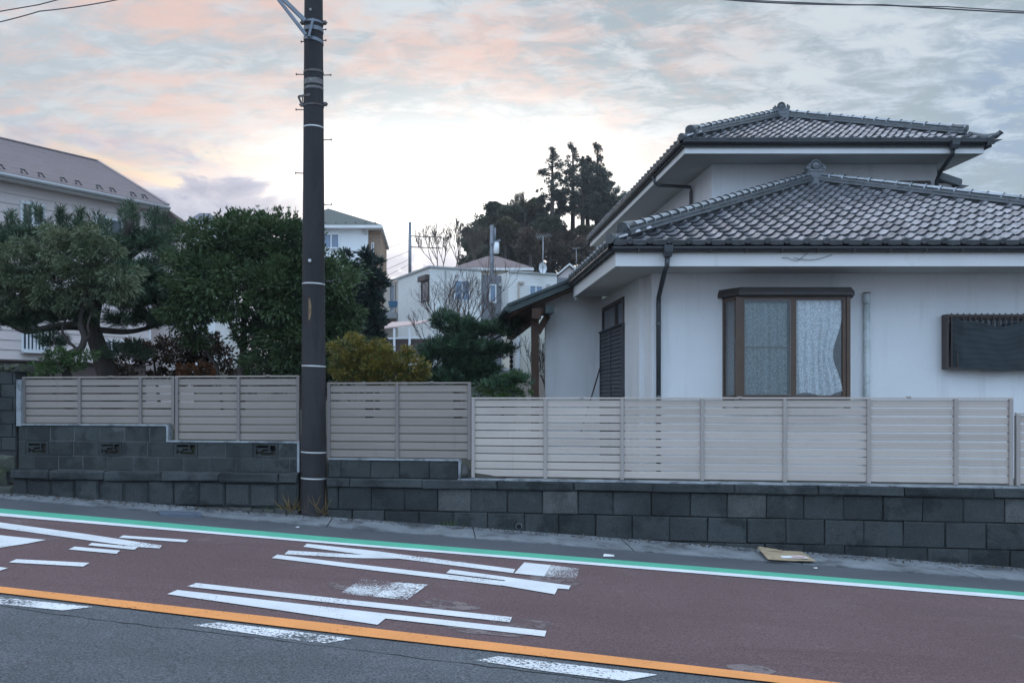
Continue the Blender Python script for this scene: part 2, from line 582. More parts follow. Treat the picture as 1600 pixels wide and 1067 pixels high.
M['white_frame'] = mat('white_frame', (.72, .74, .76), .5, .04)
M['siding'] = mat('beige_siding', (.64, .565, .55), .75, .05, .6, rand=.035, bump=.15, bscale=30)
M['siding_dark'] = mat('dark_base', (.10, .075, .07), .85, .15, 2)
M['shingle'] = mat('brown_shingle', (.25, .205, .21), .42, .14, 3, rand=.1, bump=.15, bscale=60)
M['shingle_green'] = mat('green_shingle', (.10, .115, .105), .7, .15, 2.5, bump=.2, bscale=30)
M['shingle_red'] = mat('red_shingle', (.20, .15, .145), .75, .14, 2.5, bump=.2, bscale=30)
M['shingle_grey'] = mat('grey_shingle', (.13, .14, .16), .75, .14, 2.5)
M['white_house'] = mat('white_render', (.80, .82, .82), .85, .05, .5)
M['brick_tan'] = mat('tan_cladding', (.27, .19, .135), .85, .2, 2.5, stretch=(1, 1, 3), bump=.4, bscale=20)
M['cream'] = mat('cream_wall', (.70, .68, .60), .85, .05, .6)
M['beige'] = mat('beige_wall', (.48, .42, .36), .85, .06, .5)
M['pink_canopy'] = mat('pink_canopy', (.62, .46, .42), .5, .06)
M['railing'] = mat('railing', (.42, .42, .41), .5, .1)
M['blue_item'] = mat('blue_plastic', (.05, .14, .23), .5, .1)
M['dark_grey_wall'] = mat('dark_grey_wall', (.10, .105, .11), .9, .2, 1.5)
M['cardboard'] = mat('cardboard', (.40, .31, .20), .85, .12, 8, c2=(.33, .25, .165), c2scale=7)
M['white_litter'] = mat('white_litter', (.8, .8, .8), .7, .05)
M['print_red'] = mat('print_red', (.45, .10, .07), .7, .1)
M['manhole'] = mat('cover_steel', (.11, .135, .175), .55, .2, 8, fine=.3, finescale=130)
M['black'] = mat('flat_black', (.012, .012, .013), .95, .1)
M['wire'] = mat('cable_sheath', (.10, .085, .09), .6, .1)
M['antenna'] = mat('antenna', (.30, .31, .33), .5, .1, metallic=.5)
M['dish'] = mat('dish', (.72, .74, .76), .5, .05)
M['bark'] = mat('bark', (.060, .048, .042), .95, .35, 6, stretch=(1, 1, .35), bump=.9, bscale=22)
M['bark_pale'] = mat('bark_pale', (.13, .105, .085), .95, .3, 7, stretch=(1, 1, .35), bump=.6, bscale=22)
M['twig'] = mat('twig', (.11, .075, .062), .9, .25, 8)
M['straw'] = mat('dry_grass', (.20, .14, .06), .9, .3, 10)


def leafmat(name, a, b, scale=2.5, trans=.22, c3=None, c3lo=.62, c3hi=.74, rough=.5):
    return mat(name, a, rough - .08, .35, 7.0, c2=b, c2scale=scale, c2lo=.42, c2hi=.62, trans=trans, spec=.35, c3=c3, c3scale=scale * 1.7, c3lo=c3lo, c3hi=c3hi)


M['leaf_dark'] = leafmat('leaf_evergreen', (.075, .118, .045), (.040, .074, .034), 2.4, c3=(.13, .16, .06))
M['leaf_grey'] = leafmat('leaf_grey_green', (.165, .195, .11), (.09, .125, .072), 2.6, c3=(.20, .165, .065))
M['needle'] = leafmat('pine_needle', (.072, .12, .066), (.044, .082, .050), 2.2, .12)
M['needle_tip'] = leafmat('pine_candle', (.26, .20, .15), (.18, .14, .10), 3)
M['leaf_yellow'] = leafmat('leaf_yellow', (.27, .215, .045), (.085, .115, .035), 5.5, c3=(.34, .17, .05), c3lo=.56, c3hi=.66)
M['leaf_conifer'] = leafmat('leaf_conifer', (.052, .105, .050), (.030, .066, .038), 2.4, .1)
M['leaf_blue'] = leafmat('leaf_dark_conifer', (.036, .060, .052), (.022, .040, .038), 2.4, .1)
M['leaf_bright'] = leafmat('leaf_bright', (.085, .15, .045), (.05, .095, .036), 3)
M['leaf_brown'] = leafmat('leaf_brown', (.085, .052, .032), (.05, .038, .026), 3, c3=(.17, .075, .03))
M['leaf_orange'] = leafmat('leaf_orange', (.24, .095, .035), (.14, .07, .03), 3)
M['hill_dark'] = leafmat('hill_evergreen', (.10, .115, .075), (.066, .08, .058), .35, .3, c3=(.14, .12, .07))
M['hill_pine'] = leafmat('hill_pine', (.085, .10, .075), (.060, .074, .058), .4, .12)
M['hill_rust'] = leafmat('hill_autumn', (.155, .115, .08), (.105, .09, .07), .4, .3, c3=(.20, .125, .07))
M['hill_olive'] = leafmat('hill_olive', (.125, .112, .06), (.08, .08, .05), .4, .2)

# ------------------------------------------------------------------ ground
def garden_level(X):
    return float(np.interp(X, [-14, -8, -2.2, -1.6, .6, 1.0, 12], [1.25, 1.22, 1.0, .8, .8, .55, .5]))


def sstep(a, b, x):
    t = min(1, max(0, (x - a) / (b - a)))
    return t * t * (3 - 2 * t)


def terrain(X, d):
    """height behind the street wall, d metres from it"""
    Y = 12.2 - .17 * X + d
    z = garden_level(max(-14, min(12, X)))
    z += 2.4 * sstep(14, 40, d) + 1.5 * sstep(38, 60, d)
    hill = sstep(-6, 14, X - (Y - 85) * .02) * sstep(62, 96, Y) * (1 - .55 * sstep(130, 260, Y))
    z += 10.5 * hill
    z -= 4.0 * sstep(120, 400, Y) * (1 - sstep(-6, 14, X))
    return z


def build_ground():
    xs = [-420, -260, -160, -100, -70, -50, -38, -30, -24, -20, -17] + [x * .75 for x in range(-20, 21)] + [17, 20, 24, 30, 38, 50, 70, 100, 160, 260, 420]
    ds = [-300, -150, -70, -35, -18, -13, -9, -6, -3, -1, .10, .13, 1, 2.5, 4, 6, 8, 11, 14, 18, 23, 28, 34, 40, 46, 52, 58, 64, 70, 76, 82, 88, 95, 105, 120, 150, 200, 280, 400, 700, 1200]
    V, F = [], []
    for d in ds:
        for X in xs:
            Xc = max(-45, min(45, X))
            Y = 12.2 - .17 * Xc + d
            z = road_z(Xc) - .03 if d < .12 else terrain(X, d)
            V.append((X, Y, z))
    n = len(xs)
    for j in range(len(ds) - 1):
        for i in range(n - 1):
            a = j * n + i
            F.append((a, a + 1, a + n + 1, a + n))
    o = bpy.data.objects.new('ground', np_mesh('ground', V, F, M['ground']))
    link(o)
    tag(o, kind='structure')


build_ground()


# ------------------------------------------------------------------ road: strips laid between lines measured on the sloping street
def road_line(pts):
    """pixels along an edge -> ground points extended well past the frame"""
    q = [G(*p) for p in pts]
    d0 = (q[1] - q[0]).normalized()
    d1 = (q[-1] - q[-2]).normalized()
    out = [q[0] - d0 * 22] + q + [q[-1] + d1 * 22]
    return [Vector((p.x, p.y, road_z(p.x))) for p in out]


L_WHITE_LO = road_line([(0, 805.6), (540, 851), (1600, 936.4)])
L_WHITE_HI = road_line([(0, 801.2), (540, 848), (1600, 930.8)])
L_GREEN_HI = road_line([(0, 793.7), (540, 840.5), (1600, 924.5)])
L_ORANGE_HI = road_line([(0, 915.6), (540, 976), (1305, 1065)])
L_ORANGE_LO = road_line([(0, 925.4), (540, 990), (1217, 1066)])
L_GUT_LO = road_line([(0, 777.5), (540, 825), (1600, 907)])


def y_at(line, X):
    for a, b in zip(line, line[1:]):
        if a.x <= X <= b.x:
            t = (X - a.x) / (b.x - a.x)
            return a.y + t * (b.y - a.y)
    a, b = (line[0], line[1]) if X < line[0].x else (line[-2], line[-1])
    return a.y + (X - a.x) / (b.x - a.x) * (b.y - a.y)


def strip(name, near, far, h, m, parent=None, x0=-26, x1=26, step=.5):
    """near / far: functions X -> Y"""
    V, F = [], []
    X = x0
    k = 0
    while X <= x1 + 1e-6:
        V += [(X, near(X), road_z(X) + h), (X, far(X), road_z(X) + h)]
        if k:
            a = 2 * k
            F.append((a - 2, a, a + 1, a - 1))
        k += 1
        X += step
    o = bpy.data.objects.new(name, np_mesh(name, V, F, m))
    return link(o, parent)


f = lambda L, o=0.0: (lambda X: y_at(L, X) + o)
road = strip('road', lambda X: y_at(L_ORANGE_LO, X) - 9.0, f(L_ORANGE_LO, .05), -.012, M['asphalt'])
tag(road, kind='structure')
lane = strip('bus_lane', f(L_ORANGE_LO, .03), f(L_WHITE_LO, .03), -.008, M['red_lane'])
tag(lane, kind='structure')
shoulder = strip('road_shoulder', f(L_WHITE_LO, .0), f(L_GUT_LO, .03), -.010, M['shoulder'])
tag(shoulder, kind='structure')
strip('edge_line', f(L_WHITE_LO), f(L_WHITE_HI), .0, mat('edge_paint', (.76, .77, .78), .65, .08, 3, fine=.1), lane)
strip('green_band', f(L_WHITE_HI, .004), f(L_GREEN_HI), -.002, M['green_paint'], lane)
strip('centre_line', f(L_ORANGE_LO), f(L_ORANGE_HI), .0, M['orange_paint'], lane)
# hairline crack beside the centre line
cr = MB()
pv = None
X = -9.0
while X < 9:
    c = Vector((X, y_at(L_ORANGE_LO, X) - .34 - random.uniform(0, .035) - .02 * math.sin(X * 2), 0))
    c.z = road_z(X) - .0085
    w = random.uniform(.004, .012)
    if pv is not None:
        cr.add([pv[0], (c.x, c.y, c.z), (c.x, c.y + w, c.z), pv[1]], [(0, 1, 2, 3)])
    pv = ((c.x, c.y, c.z), (c.x, c.y + w, c.z))
    X += .12
cr.build('crack', M['black'], road)

# painted characters and dashes: outlines measured in the photograph, laid on the lane
A = lambda pts: [(240 + x / 2.2857, 820 + y / 2.2857) for x, y in pts]
B = lambda pts: [(x / 2.963, 760 + y / 2.963) for x, y in pts]
C = lambda pts: [(700 + x / 1.7778, 820 + y / 1.7778) for x, y in pts]


def marking(name, polys, m, h=.0, parent=lane):
    mb = MB()
    for poly in polys:
        q = [G(*p) for p in poly]
        q = [(p.x, p.y, p.z + h) for p in q]
        a = sum(q[i][0] * q[(i + 1) % len(q)][1] - q[(i + 1) % len(q)][0] * q[i][1] for i in range(len(q)))
        if a < 0:
            q = q[::-1]
        mb.add(q, [tuple(range(len(q)))])
    return mb.build(name, m, parent)


marking('painted_stroke', [A([(548, 66), (800, 93), (905, 107), (1292, 157), (1284, 171), (900, 122), (770, 108), (535, 77)])], M['white_paint'])
marking('painted_stroke', [A([(482, 90), (720, 104), (880, 108), (890, 119), (720, 117), (467, 103)])], M['white_paint'], -.001)
marking('painted_stroke', [A([(442, 105), (700, 136), (1256, 200), (1240, 215), (690, 150), (422, 117)])], M['white_paint'])
marking('painted_stroke', [A([(1060, 158), (1490, 216), (1483, 229), (1443, 226), (1433, 247), (1238, 214), (1256, 197), (1045, 171)])], M['white_paint'], .001)
marking('painted_box', [A([(1324, 133), (1420, 143), (1395, 183), (1288, 172)])], M['white_paint'], .001)
marking('painted_box', [A([(1421, 143), (1522, 155), (1508, 191), (1396, 183)])], M['white_wornout'])
marking('painted_stroke', [A([(152, 206), (700, 266), (1280, 328), (1272, 346), (700, 284), (120, 219)])], M['white_paint'])
marking('painted_stroke', [A([(85, 231), (800, 312), (1403, 377), (1397, 397), (828, 333), (800, 355), (430, 300), (48, 246)])], M['white_paint'])
marking('painted_box', [A([(745, 192), (855, 203), (790, 256), (665, 243)])], M['white_wornout'])
marking('painted_box', [A([(856, 203), (980, 212), (905, 266), (786, 256)])], M['white_worn'])
marking('painted_stroke', [B([(-200, 140), (0, 165), (400, 219), (750, 272), (738, 285), (640, 279), (350, 240), (0, 191), (-200, 166)])], M['white_paint'])
marking('painted_stroke', [B([(570, 225), (873, 246), (860, 257), (550, 236)])], M['white_paint'])
marking('painted_stroke', [B([(425, 260), (640, 279), (622, 292), (408, 271)])], M['white_paint'], .001)
marking('painted_stroke', [B([(345, 277), (556, 295), (540, 310), (318, 290)])], M['white_paint'])
marking('painted_stroke', [B([(-200, 212), (0, 224), (212, 246), (130, 262), (-40, 288), (-200, 280)])], M['white_paint'])
marking('painted_stroke', [B([(75, 335), (415, 352), (385, 369), (42, 350)])], M['white_paint'])
marking('painted_stroke', [B([(-220, 345), (38, 376), (0, 388), (-220, 400)])], M['white_paint'])
marking('dash_mark', [B([(-150, 490), (200, 528), (430, 552), (290, 568), (0, 539), (-150, 515)])], M['white_worn'], -.006, road)
marking('dash_mark', [A([(135, 353), (235, 344), (460, 370), (710, 402), (610, 418), (490, 405)])], M['white_worn'], -.006, road)
marking('dash_mark', [C([(75, 372), (140, 361), (585, 412), (490, 429), (270, 402)])], M['white_worn'], -.006, road)

# pale rubbed patches beside the old markings
scuff = paint('rubbed_lane', (.205, .160, .158), .40, .66, 12)
def rubbed(cx, cy, rx, ry):
    pts = []
    for k in range(12):
        a = 2 * math.pi * k / 12
        r = random.uniform(.75, 1.1)
        pts.append((cx + math.cos(a) * rx * r, cy + math.sin(a) * ry * r + math.cos(a) * rx * .09))
    marking('rubbed_patch', [pts], scuff, -.004)


for q_ in ((868, 906, 44, 9), (812, 972, 60, 9), (1170, 1044, 42, 8), (700, 944, 50, 8), (760, 985, 70, 6), (560, 918, 60, 8)):
    rubbed(*q_)

# ------------------------------------------------------------------ concrete gutter along the wall foot: one slab after another
gutter = empty('gutter_strip', (0, 0, 0), None, None, M=Matrix.Identity(4))
tag(gutter, kind='structure')
wall_y = lambda X: 12.2 - .17 * X
X = -13.0
while X < 14:
    w = 1.93
    n = 4
    lo, hi = [], []
    mb = MB()
    for i in range(n + 1):
        x = X + .006 + (w - .012) * i / n
        jit = random.uniform(-.008, .008)
        lo.append((x, y_at(L_GUT_LO, x) + jit, road_z(x) + .002))
        hi.append((x, wall_y(x) + .03, road_z(x) + .035))
    for i in range(n):
        mb.add([lo[i], lo[i + 1], hi[i + 1], hi[i]], [(0, 1, 2, 3)])
        b = [(p[0], p[1], p[2] - .05) for p in (lo[i], lo[i + 1])]
        mb.add([b[0], b[1], lo[i + 1], lo[i]], [(0, 1, 2, 3)])
    mb.build('gutter_slab', M['gutter'], gutter)
    X += w

# steel cover plate in the gutter
mb = MB()
q = [G(*p) for p in ((247, 799.5), (313, 802.5), (316, 807.5), (250, 805))]
hi = [(p.x, p.y, p.z + .028 + .02 * (p.y - y_at(L_GUT_LO, p.x))) for p in q]
lo = [(p[0], p[1], p[2] - .05) for p in hi]
mb.hexa(lo, hi)
o = mb.build('drain_cover', M['manhole'])
tag(o, 'blue grey steel drain cover plate set in the gutter left of the utility pole', 'drain cover')


# ------------------------------------------------------------------ street walls
def wall_thing(name, label, cat, group=None):
    return empty(name, (0, 0, 0), label, cat, group, M=WM)


GAP = .004
M['mortar_grey'] = mat('mortar_grey', (.085, .09, .092), .95, .3, 4)


def course(parent, name, s0, s1, z0, z1, front, back, joints=None, pitch=.40, off=0.0, m='block', jit=.003, c=.008, vary=None, protr=.006):
    """a course of blocks between s0 and s1; joints = list of s, else a regular pitch"""
    if joints is None:
        joints = []
        s = s0 + off
        while s < s1 - .03:
            if s > s0 + .03:
                joints.append(s)
            s += pitch
    edges = [s0] + [j for j in joints if s0 + .02 < j < s1 - .02] + [s1]
    out = []
    for i, (a, b) in enumerate(zip(edges, edges[1:])):
        mm = m
        if vary:
            mm = vary(i, a, b)
        p = random.uniform(-protr, protr)
        mb = MB()
        mb.chamfer(a + GAP, b - GAP, front + p, back, z0 + GAP, z1 - GAP, c, jit=jit)
        out.append(mb.build(name, M[mm], parent, True))
    return out


def core(parent, s0, s1, z0, z1, front, back, m='mortar_dark'):
    MB().box(s0, s1, front, back, z0, z1).build('mortar_core', M[m], parent, True)


def ps(px, off=0):
    return wl(px, 700, off)[0]


S_POLE_L, S_POLE_R = ps(467), ps(511)
# --- left wall: hollow blocks with pierced vents on a stone base
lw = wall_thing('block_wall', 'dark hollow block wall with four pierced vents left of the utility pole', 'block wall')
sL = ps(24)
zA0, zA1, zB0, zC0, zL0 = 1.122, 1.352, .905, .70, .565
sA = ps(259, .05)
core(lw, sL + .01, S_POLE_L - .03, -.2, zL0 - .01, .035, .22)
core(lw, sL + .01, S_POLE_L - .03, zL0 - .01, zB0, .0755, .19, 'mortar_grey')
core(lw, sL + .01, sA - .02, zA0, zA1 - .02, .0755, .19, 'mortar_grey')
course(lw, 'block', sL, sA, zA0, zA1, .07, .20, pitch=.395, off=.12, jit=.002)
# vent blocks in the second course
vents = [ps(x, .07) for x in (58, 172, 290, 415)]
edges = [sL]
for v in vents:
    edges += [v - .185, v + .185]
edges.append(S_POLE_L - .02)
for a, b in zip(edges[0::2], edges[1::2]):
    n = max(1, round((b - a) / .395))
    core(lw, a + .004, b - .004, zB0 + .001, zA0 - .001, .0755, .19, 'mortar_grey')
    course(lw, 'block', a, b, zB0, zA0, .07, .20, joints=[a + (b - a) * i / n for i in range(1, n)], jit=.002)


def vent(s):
    """pierced block: slots with a fan pattern closed by a black backing"""
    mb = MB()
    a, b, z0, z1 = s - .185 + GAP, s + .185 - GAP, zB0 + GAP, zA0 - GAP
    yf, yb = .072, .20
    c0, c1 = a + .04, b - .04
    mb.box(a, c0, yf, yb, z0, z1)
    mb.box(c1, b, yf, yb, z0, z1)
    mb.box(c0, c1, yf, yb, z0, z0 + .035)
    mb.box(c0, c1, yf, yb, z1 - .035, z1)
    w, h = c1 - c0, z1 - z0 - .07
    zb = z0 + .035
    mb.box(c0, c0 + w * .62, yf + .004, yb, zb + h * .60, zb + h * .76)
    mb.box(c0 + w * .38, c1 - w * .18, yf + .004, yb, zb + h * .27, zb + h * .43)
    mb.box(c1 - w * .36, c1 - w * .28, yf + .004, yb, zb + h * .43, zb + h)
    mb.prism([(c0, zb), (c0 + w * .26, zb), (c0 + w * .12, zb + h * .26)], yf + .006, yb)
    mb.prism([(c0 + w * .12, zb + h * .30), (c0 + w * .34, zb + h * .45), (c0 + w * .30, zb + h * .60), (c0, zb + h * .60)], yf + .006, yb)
    mb.box(c0, c1, .17, .199, zb, zb + h, 1)  # black panel painted in for the shade inside the slots
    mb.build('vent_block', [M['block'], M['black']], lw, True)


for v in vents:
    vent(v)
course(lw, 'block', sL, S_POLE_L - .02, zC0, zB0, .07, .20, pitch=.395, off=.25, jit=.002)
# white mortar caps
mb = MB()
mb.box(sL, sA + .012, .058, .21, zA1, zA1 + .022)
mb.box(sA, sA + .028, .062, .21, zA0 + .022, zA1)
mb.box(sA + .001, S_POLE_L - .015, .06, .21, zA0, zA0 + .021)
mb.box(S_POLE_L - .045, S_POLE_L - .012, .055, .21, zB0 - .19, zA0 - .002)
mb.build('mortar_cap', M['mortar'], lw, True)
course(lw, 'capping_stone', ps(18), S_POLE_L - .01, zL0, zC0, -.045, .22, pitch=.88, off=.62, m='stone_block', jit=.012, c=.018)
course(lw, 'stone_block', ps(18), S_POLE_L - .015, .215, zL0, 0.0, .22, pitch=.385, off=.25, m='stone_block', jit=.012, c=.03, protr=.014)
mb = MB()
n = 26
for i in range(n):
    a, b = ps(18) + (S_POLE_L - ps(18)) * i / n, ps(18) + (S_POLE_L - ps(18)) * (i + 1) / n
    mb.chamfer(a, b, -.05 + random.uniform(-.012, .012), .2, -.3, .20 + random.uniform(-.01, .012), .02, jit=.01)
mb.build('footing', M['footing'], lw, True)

# --- right of the pole: retaining wall of coursed blocks
rw = wall_thing('retaining_wall', 'long dark retaining wall of weathered blocks below the beige fence', 'retaining wall')
SR = 11.5
s0 = S_POLE_R
sA2 = ps(716, .05)
core(rw, s0 + .01, SR, -.8, .63, .045, .24)
zE1, zE0, zF0, zG0, zH0 = .646, .524, .210, -.110, -.43
core(rw, s0 + .02, sA2 - .02, .60, .885, .09, .2)
course(rw, 'block', s0, sA2, zE1, .895, .07, .21, joints=[ps(440 + x / 3.077, .07) for x in (285, 427, 567, 710)], jit=.002)
course(rw, 'capping_stone', s0, SR, zE0, zE1, -.04, .24, pitch=1.02, off=.33, m='stone_block', jit=.009, c=.014)
pale = {3, 7, 11, 15, 19}
jF = [ps(440 + x / 3.077) for x in (272, 428, 590, 750, 910, 1083, 1255, 1425)] + [ps(900 + x / 2.286) for x in (132, 268, 408, 540, 680, 815, 955, 1098, 1240, 1385, 1532)]
while jF[-1] < SR - .5:
    jF.append(jF[-1] + .475)
course(rw, 'stone_block', s0, SR, zF0, zE0, .005, .24, joints=jF, m='stone_block', jit=.006, c=.011, protr=.012,
       vary=lambda i, a, b: 'stone_light' if i in (4, 7, 12, 19) else 'stone_block')
jG = [ps(440 + x / 3.077) for x in (340, 495, 660, 825, 990, 1168, 1330, 1510)] + [ps(900 + x / 2.286) for x in (200, 335, 470, 610, 750, 890, 1028, 1168, 1318, 1465, 1610)]
while jG[-1] < SR - .5:
    jG.append(jG[-1] + .475)
course(rw, 'stone_block', s0, SR, zG0, zF0, -.004, .24, joints=jG, m='stone_block', jit=.006, c=.011, protr=.012)
jH = [ps(900 + x / 2.286) for x in (530, 675, 815, 960, 1110, 1255, 1400, 1550)]
while jH[-1] < SR - .5:
    jH.append(jH[-1] + .475)
course(rw, 'stone_block', ps(1000), SR, zH0, zG0, -.012, .24, joints=jH, m='stone_block', jit=.006, c=.011, protr=.012)
mb = MB()
mb.box(s0, sA2 + .012, .058, .22, .895, .915)
mb.box(sA2, sA2 + .03, .062, .22, zE1 + .02, .894)
mb.box(sA2 + .002, SR, -.03, .24, zE1 - .002, zE1 + .015)
mb.build('mortar_cap', M['mortar'], rw, True)
# weep pipe
s, z = wl(811, 822)
mb = MB()
mb.tube([(s, -.03, z), (s, .05, z)], .043, 14)
ring = mb.build('weep_pipe', M['gutter'], rw, True)
mb = MB()
mb.tube([(s, -.034, z), (s, -.02, z)], .037, 14)
mb.build('pipe_bore', M['black'], ring, True)  # black disc standing in for the darkness inside the pipe

# --- neighbour's gate pier at the left edge of the frame
gp = wall_thing('gate_pier', 'dark block gate pier on rough stones at the left edge of the picture', 'gate pier')
s1 = ps(22)
s00 = s1 - 1.2
core(gp, s00, s1 - .01, .5, 1.86, .06, .3)
for i in range(6):
    z0 = .98 + i * .196
    course(gp, 'block', s00, s1, z0, z0 + .196, .03, .32, pitch=.40, off=.35 if i % 2 else .16, jit=.003)
mb = MB()
for i in range(9):
    a = s00 + 1.28 * i / 9
    mb.chamfer(a, a + .15, .0 + random.uniform(-.02, .02), .36, 2.156, 2.22 + random.uniform(0, .09), .03, jit=.02)
mb.build('pier_cap', mat('mossy_stone', (.055, .058, .048), .95, .35, 8, c2=(.045, .055, .025), c2scale=6, bump=.8, bscale=30), gp, True)
MB().box(s1 + .004, s1 + .078, .045, .2, zA1 - .01, 2.03).build('mortar_strip', M['mortar'], gp, True)
for i in range(12):
    zz = [.34, .60, .80][i % 3]
    a = s1 - .02 - (i // 3) * .34 - (.1 if i % 3 == 1 else 0)
    V = []
    mb = MB()
    mb.chamfer(a - .32, a, -.03 + random.uniform(-.03, .03), .3, zz - (.13 if i % 3 else .2), zz + .12, .05, jit=.03)
    mb.build('rough_stone', mat('rough_stone', (.075, .08, .068), .95, .4, 5, c2=(.05, .06, .032), c2scale=4, bump=.9, bscale=25) if i == 0 else bpy.data.materials['rough_stone'], gp, True)


# ------------------------------------------------------------------ slatted fences standing on the walls
FY = .135                                            # fence plane behind the wall face


def fence(label, posts, z0, z1, n, ms='fence', mp='fence_post', gap=.013):
    fr = wall_thing('slat_fence', label, 'fence', 'beige slat fences along the street walls')
    pitch = (z1 - .022 - z0) / n
    for i, (a, b) in enumerate(zip(posts, posts[1:])):
        for k in range(n):
            zt = z1 - .022 - k * pitch
            dz = random.uniform(-.0015, .0015)
            mb = MB()
            h = pitch - gap
            # two shallow faces with a groove, as on extruded boards
            y = FY + random.uniform(-.0012, .0012)
            zb = zt - gap - h
            prof = [(y + .014, zb), (y + .004, zb), (y, zb + .004), (y, zb + h * .46), (y + .0025, zb + h * .49), (y, zb + h * .52),
                    (y, zb + h - .004), (y + .004, zb + h), (y + .014, zb + h)]
            mb.prism([(p[0], p[1] + dz) for p in prof], a + .003, b - .003, 'x')
            mb.build('slat', M[ms], fr, True)
    for p in posts:
        mb = MB()
        mb.chamfer(p - .0225, p + .0225, FY - .026, FY - .003, z0 - .02, z1 - .024, .003)
        mb.box(p - .02, p + .02, FY + .017, FY + .045, z0 - .03, z1 - .03)
        mb.build('post', M[mp], fr, True)
    mb = MB()
    mb.chamfer(posts[0] - .022, posts[-1] + .022, FY - .028, FY + .03, z1 - .022, z1, .003)
    mb.build('top_rail', M[ms], fr, True)
    for p0, p1 in zip(posts[::2], posts[2::2]):
        c = (p0 + p1) / 2 + .47
        mb = MB()
        mb.chamfer(c - .022, c + .022, FY - .036, FY + .034, z1 - .016, z1 + .012, .003)
        mb.build('rail_joint', M[mp], fr, True)
    return fr


q = lambda *xs: [ps(x, FY) for x in xs]
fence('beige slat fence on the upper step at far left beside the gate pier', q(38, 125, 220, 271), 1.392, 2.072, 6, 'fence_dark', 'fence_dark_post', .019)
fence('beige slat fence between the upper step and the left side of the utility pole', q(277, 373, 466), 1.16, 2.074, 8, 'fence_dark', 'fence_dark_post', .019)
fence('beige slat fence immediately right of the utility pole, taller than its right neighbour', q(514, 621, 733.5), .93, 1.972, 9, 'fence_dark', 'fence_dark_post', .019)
fence('long beige slat fence in front of the white tiled house', q(739.5, 852, 972, 1097, 1226, 1357, 1493, 1579), .69, 1.762, 10)
fence('low beige slat fence end at the right edge of the picture', q(1590, 1730), .69, 1.57, 8)
# filler board seen where the step of the wall leaves a hole under the fence
mb = MB()
s, z = wl(727, 740, .12)
mb.tube([(s - .02, .13, .66), (s - .02, .17, .84)], [.09, .05], 8)
o = mb.build('garden_stone', M['footing'], None)
o.matrix_local = WM
tag(o, 'rounded grey stone showing under the fence at the step of the retaining wall', 'stone')

# ------------------------------------------------------------------ utility pole
PB = P(490, 808, 12.58)
PB.z = road_z(PB.x)
pole = empty('utility_pole', PB, 'tall dark concrete utility pole standing at the roadside between two walls', 'utility pole')
px_, py_ = PB.x, PB.y
rad = lambda z: .183 - (.183 - .129) * (z / 7.3)
zs = [-.3, 0, 1, 2.5, 4, 5.5, 7.3, 9.5]
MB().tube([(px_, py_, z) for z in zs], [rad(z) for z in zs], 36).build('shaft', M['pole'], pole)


def zpx(y, Y=12.42):
    return EYE + (PY - y) / FPX * Y


def band(name, y, h, m, tilt=0.0, extra=.003):
    z = zpx(y)
    mb = MB()
    V, F = [], []
    n = 36
    for k in range(n):
        a = 2 * math.pi * k / n
        for dz, r in ((-h / 2, rad(z) + extra), (h / 2, rad(z) + extra), (h / 2, rad(z) - .01), (-h / 2, rad(z) - .01)):
            V.append((px_ + math.cos(a) * r, py_ + math.sin(a) * r, z + dz + tilt * math.cos(a)))
    for k in range(n):
        b, e = k * 4, ((k + 1) % n) * 4
        for j in range(4):
            F.append((b + j, e + j, e + (j + 1) % 4, b + (j + 1) % 4))
    mb.add(V, F, 0, False)
    return mb.build(name, m, pole)


for y in (195, 442, 571.5, 707, 748):
    band('strap', y, .018, M['strap'], -.006)
for y, h in ((30, .03), (41, .055), (58, .045)):
    band('bracket_band', y, h, M['steel'], -.01 if y < 50 else -.03, .008)
band('bracket_band', 108, .03, M['steel_dark'], 0, .006)
band('sticker', 124, .075, M['faded'], 0, .0015)
band('sticker', 134, .035, M['faded'], 0, .0018)
band('bracket_band', 161, .02, M['steel_dark'], 0, .007)
# climbing bolts with heads
for y, side in ((117, -1), (118, 1), (172, -1), (219, 1), (271, -1), (320, 1), (440, 1), (66, -1), (64, 1), (47, 1)):
    z = zpx(y, 12.58)
    L = .10 if y > 100 else .035
    mb = MB()
    r = rad(z)
    x0, x1 = px_ + side * (r - .03), px_ + side * (r + L)
    mb.tube([(x0, py_, z), (x1, py_, z + .004)], .007, 6)
    mb.tube([(x1, py_, z + .004), (x1 + side * .012, py_, z + .004)], .016, 6)
    mb.build('step_bolt', M['steel_dark'], pole)
# clamp lugs
for y, side in ((36, 1), (36, -1), (163, 1), (164, -1)):
    z = zpx(y, 12.58)
    r = rad(z)
    mb = MB()
    mb.chamfer(px_ + side * (r + .022) - .024, px_ + side * (r + .022) + .024, py_ - .03, py_ + .03, z - .022, z + .022, .004)
    mb.tube([(px_ + side * (r + .02), py_, z), (px_ + side * (r + .062), py_, z)], .012, 6)
    mb.build('clamp', M['steel_dark'], pole)
z = zpx(156, 12.5)
r = rad(z)
mb = MB()
for a, b in (((-r - .07, -.03, .06), (r * -.2, -.14, .05)), ((-r - .07, -.03, .06), (-r - .01, -.03, -.08)), ((-r - .01, -.03, .05), (-r - .01, -.03, -.08))):
    mb.bar((px_ + a[0], py_ + a[1], z + a[2]), (px_ + b[0], py_ + b[1], z + b[2]), .012, .03)
mb.build('hook_bracket', M['steel_dark'], pole)
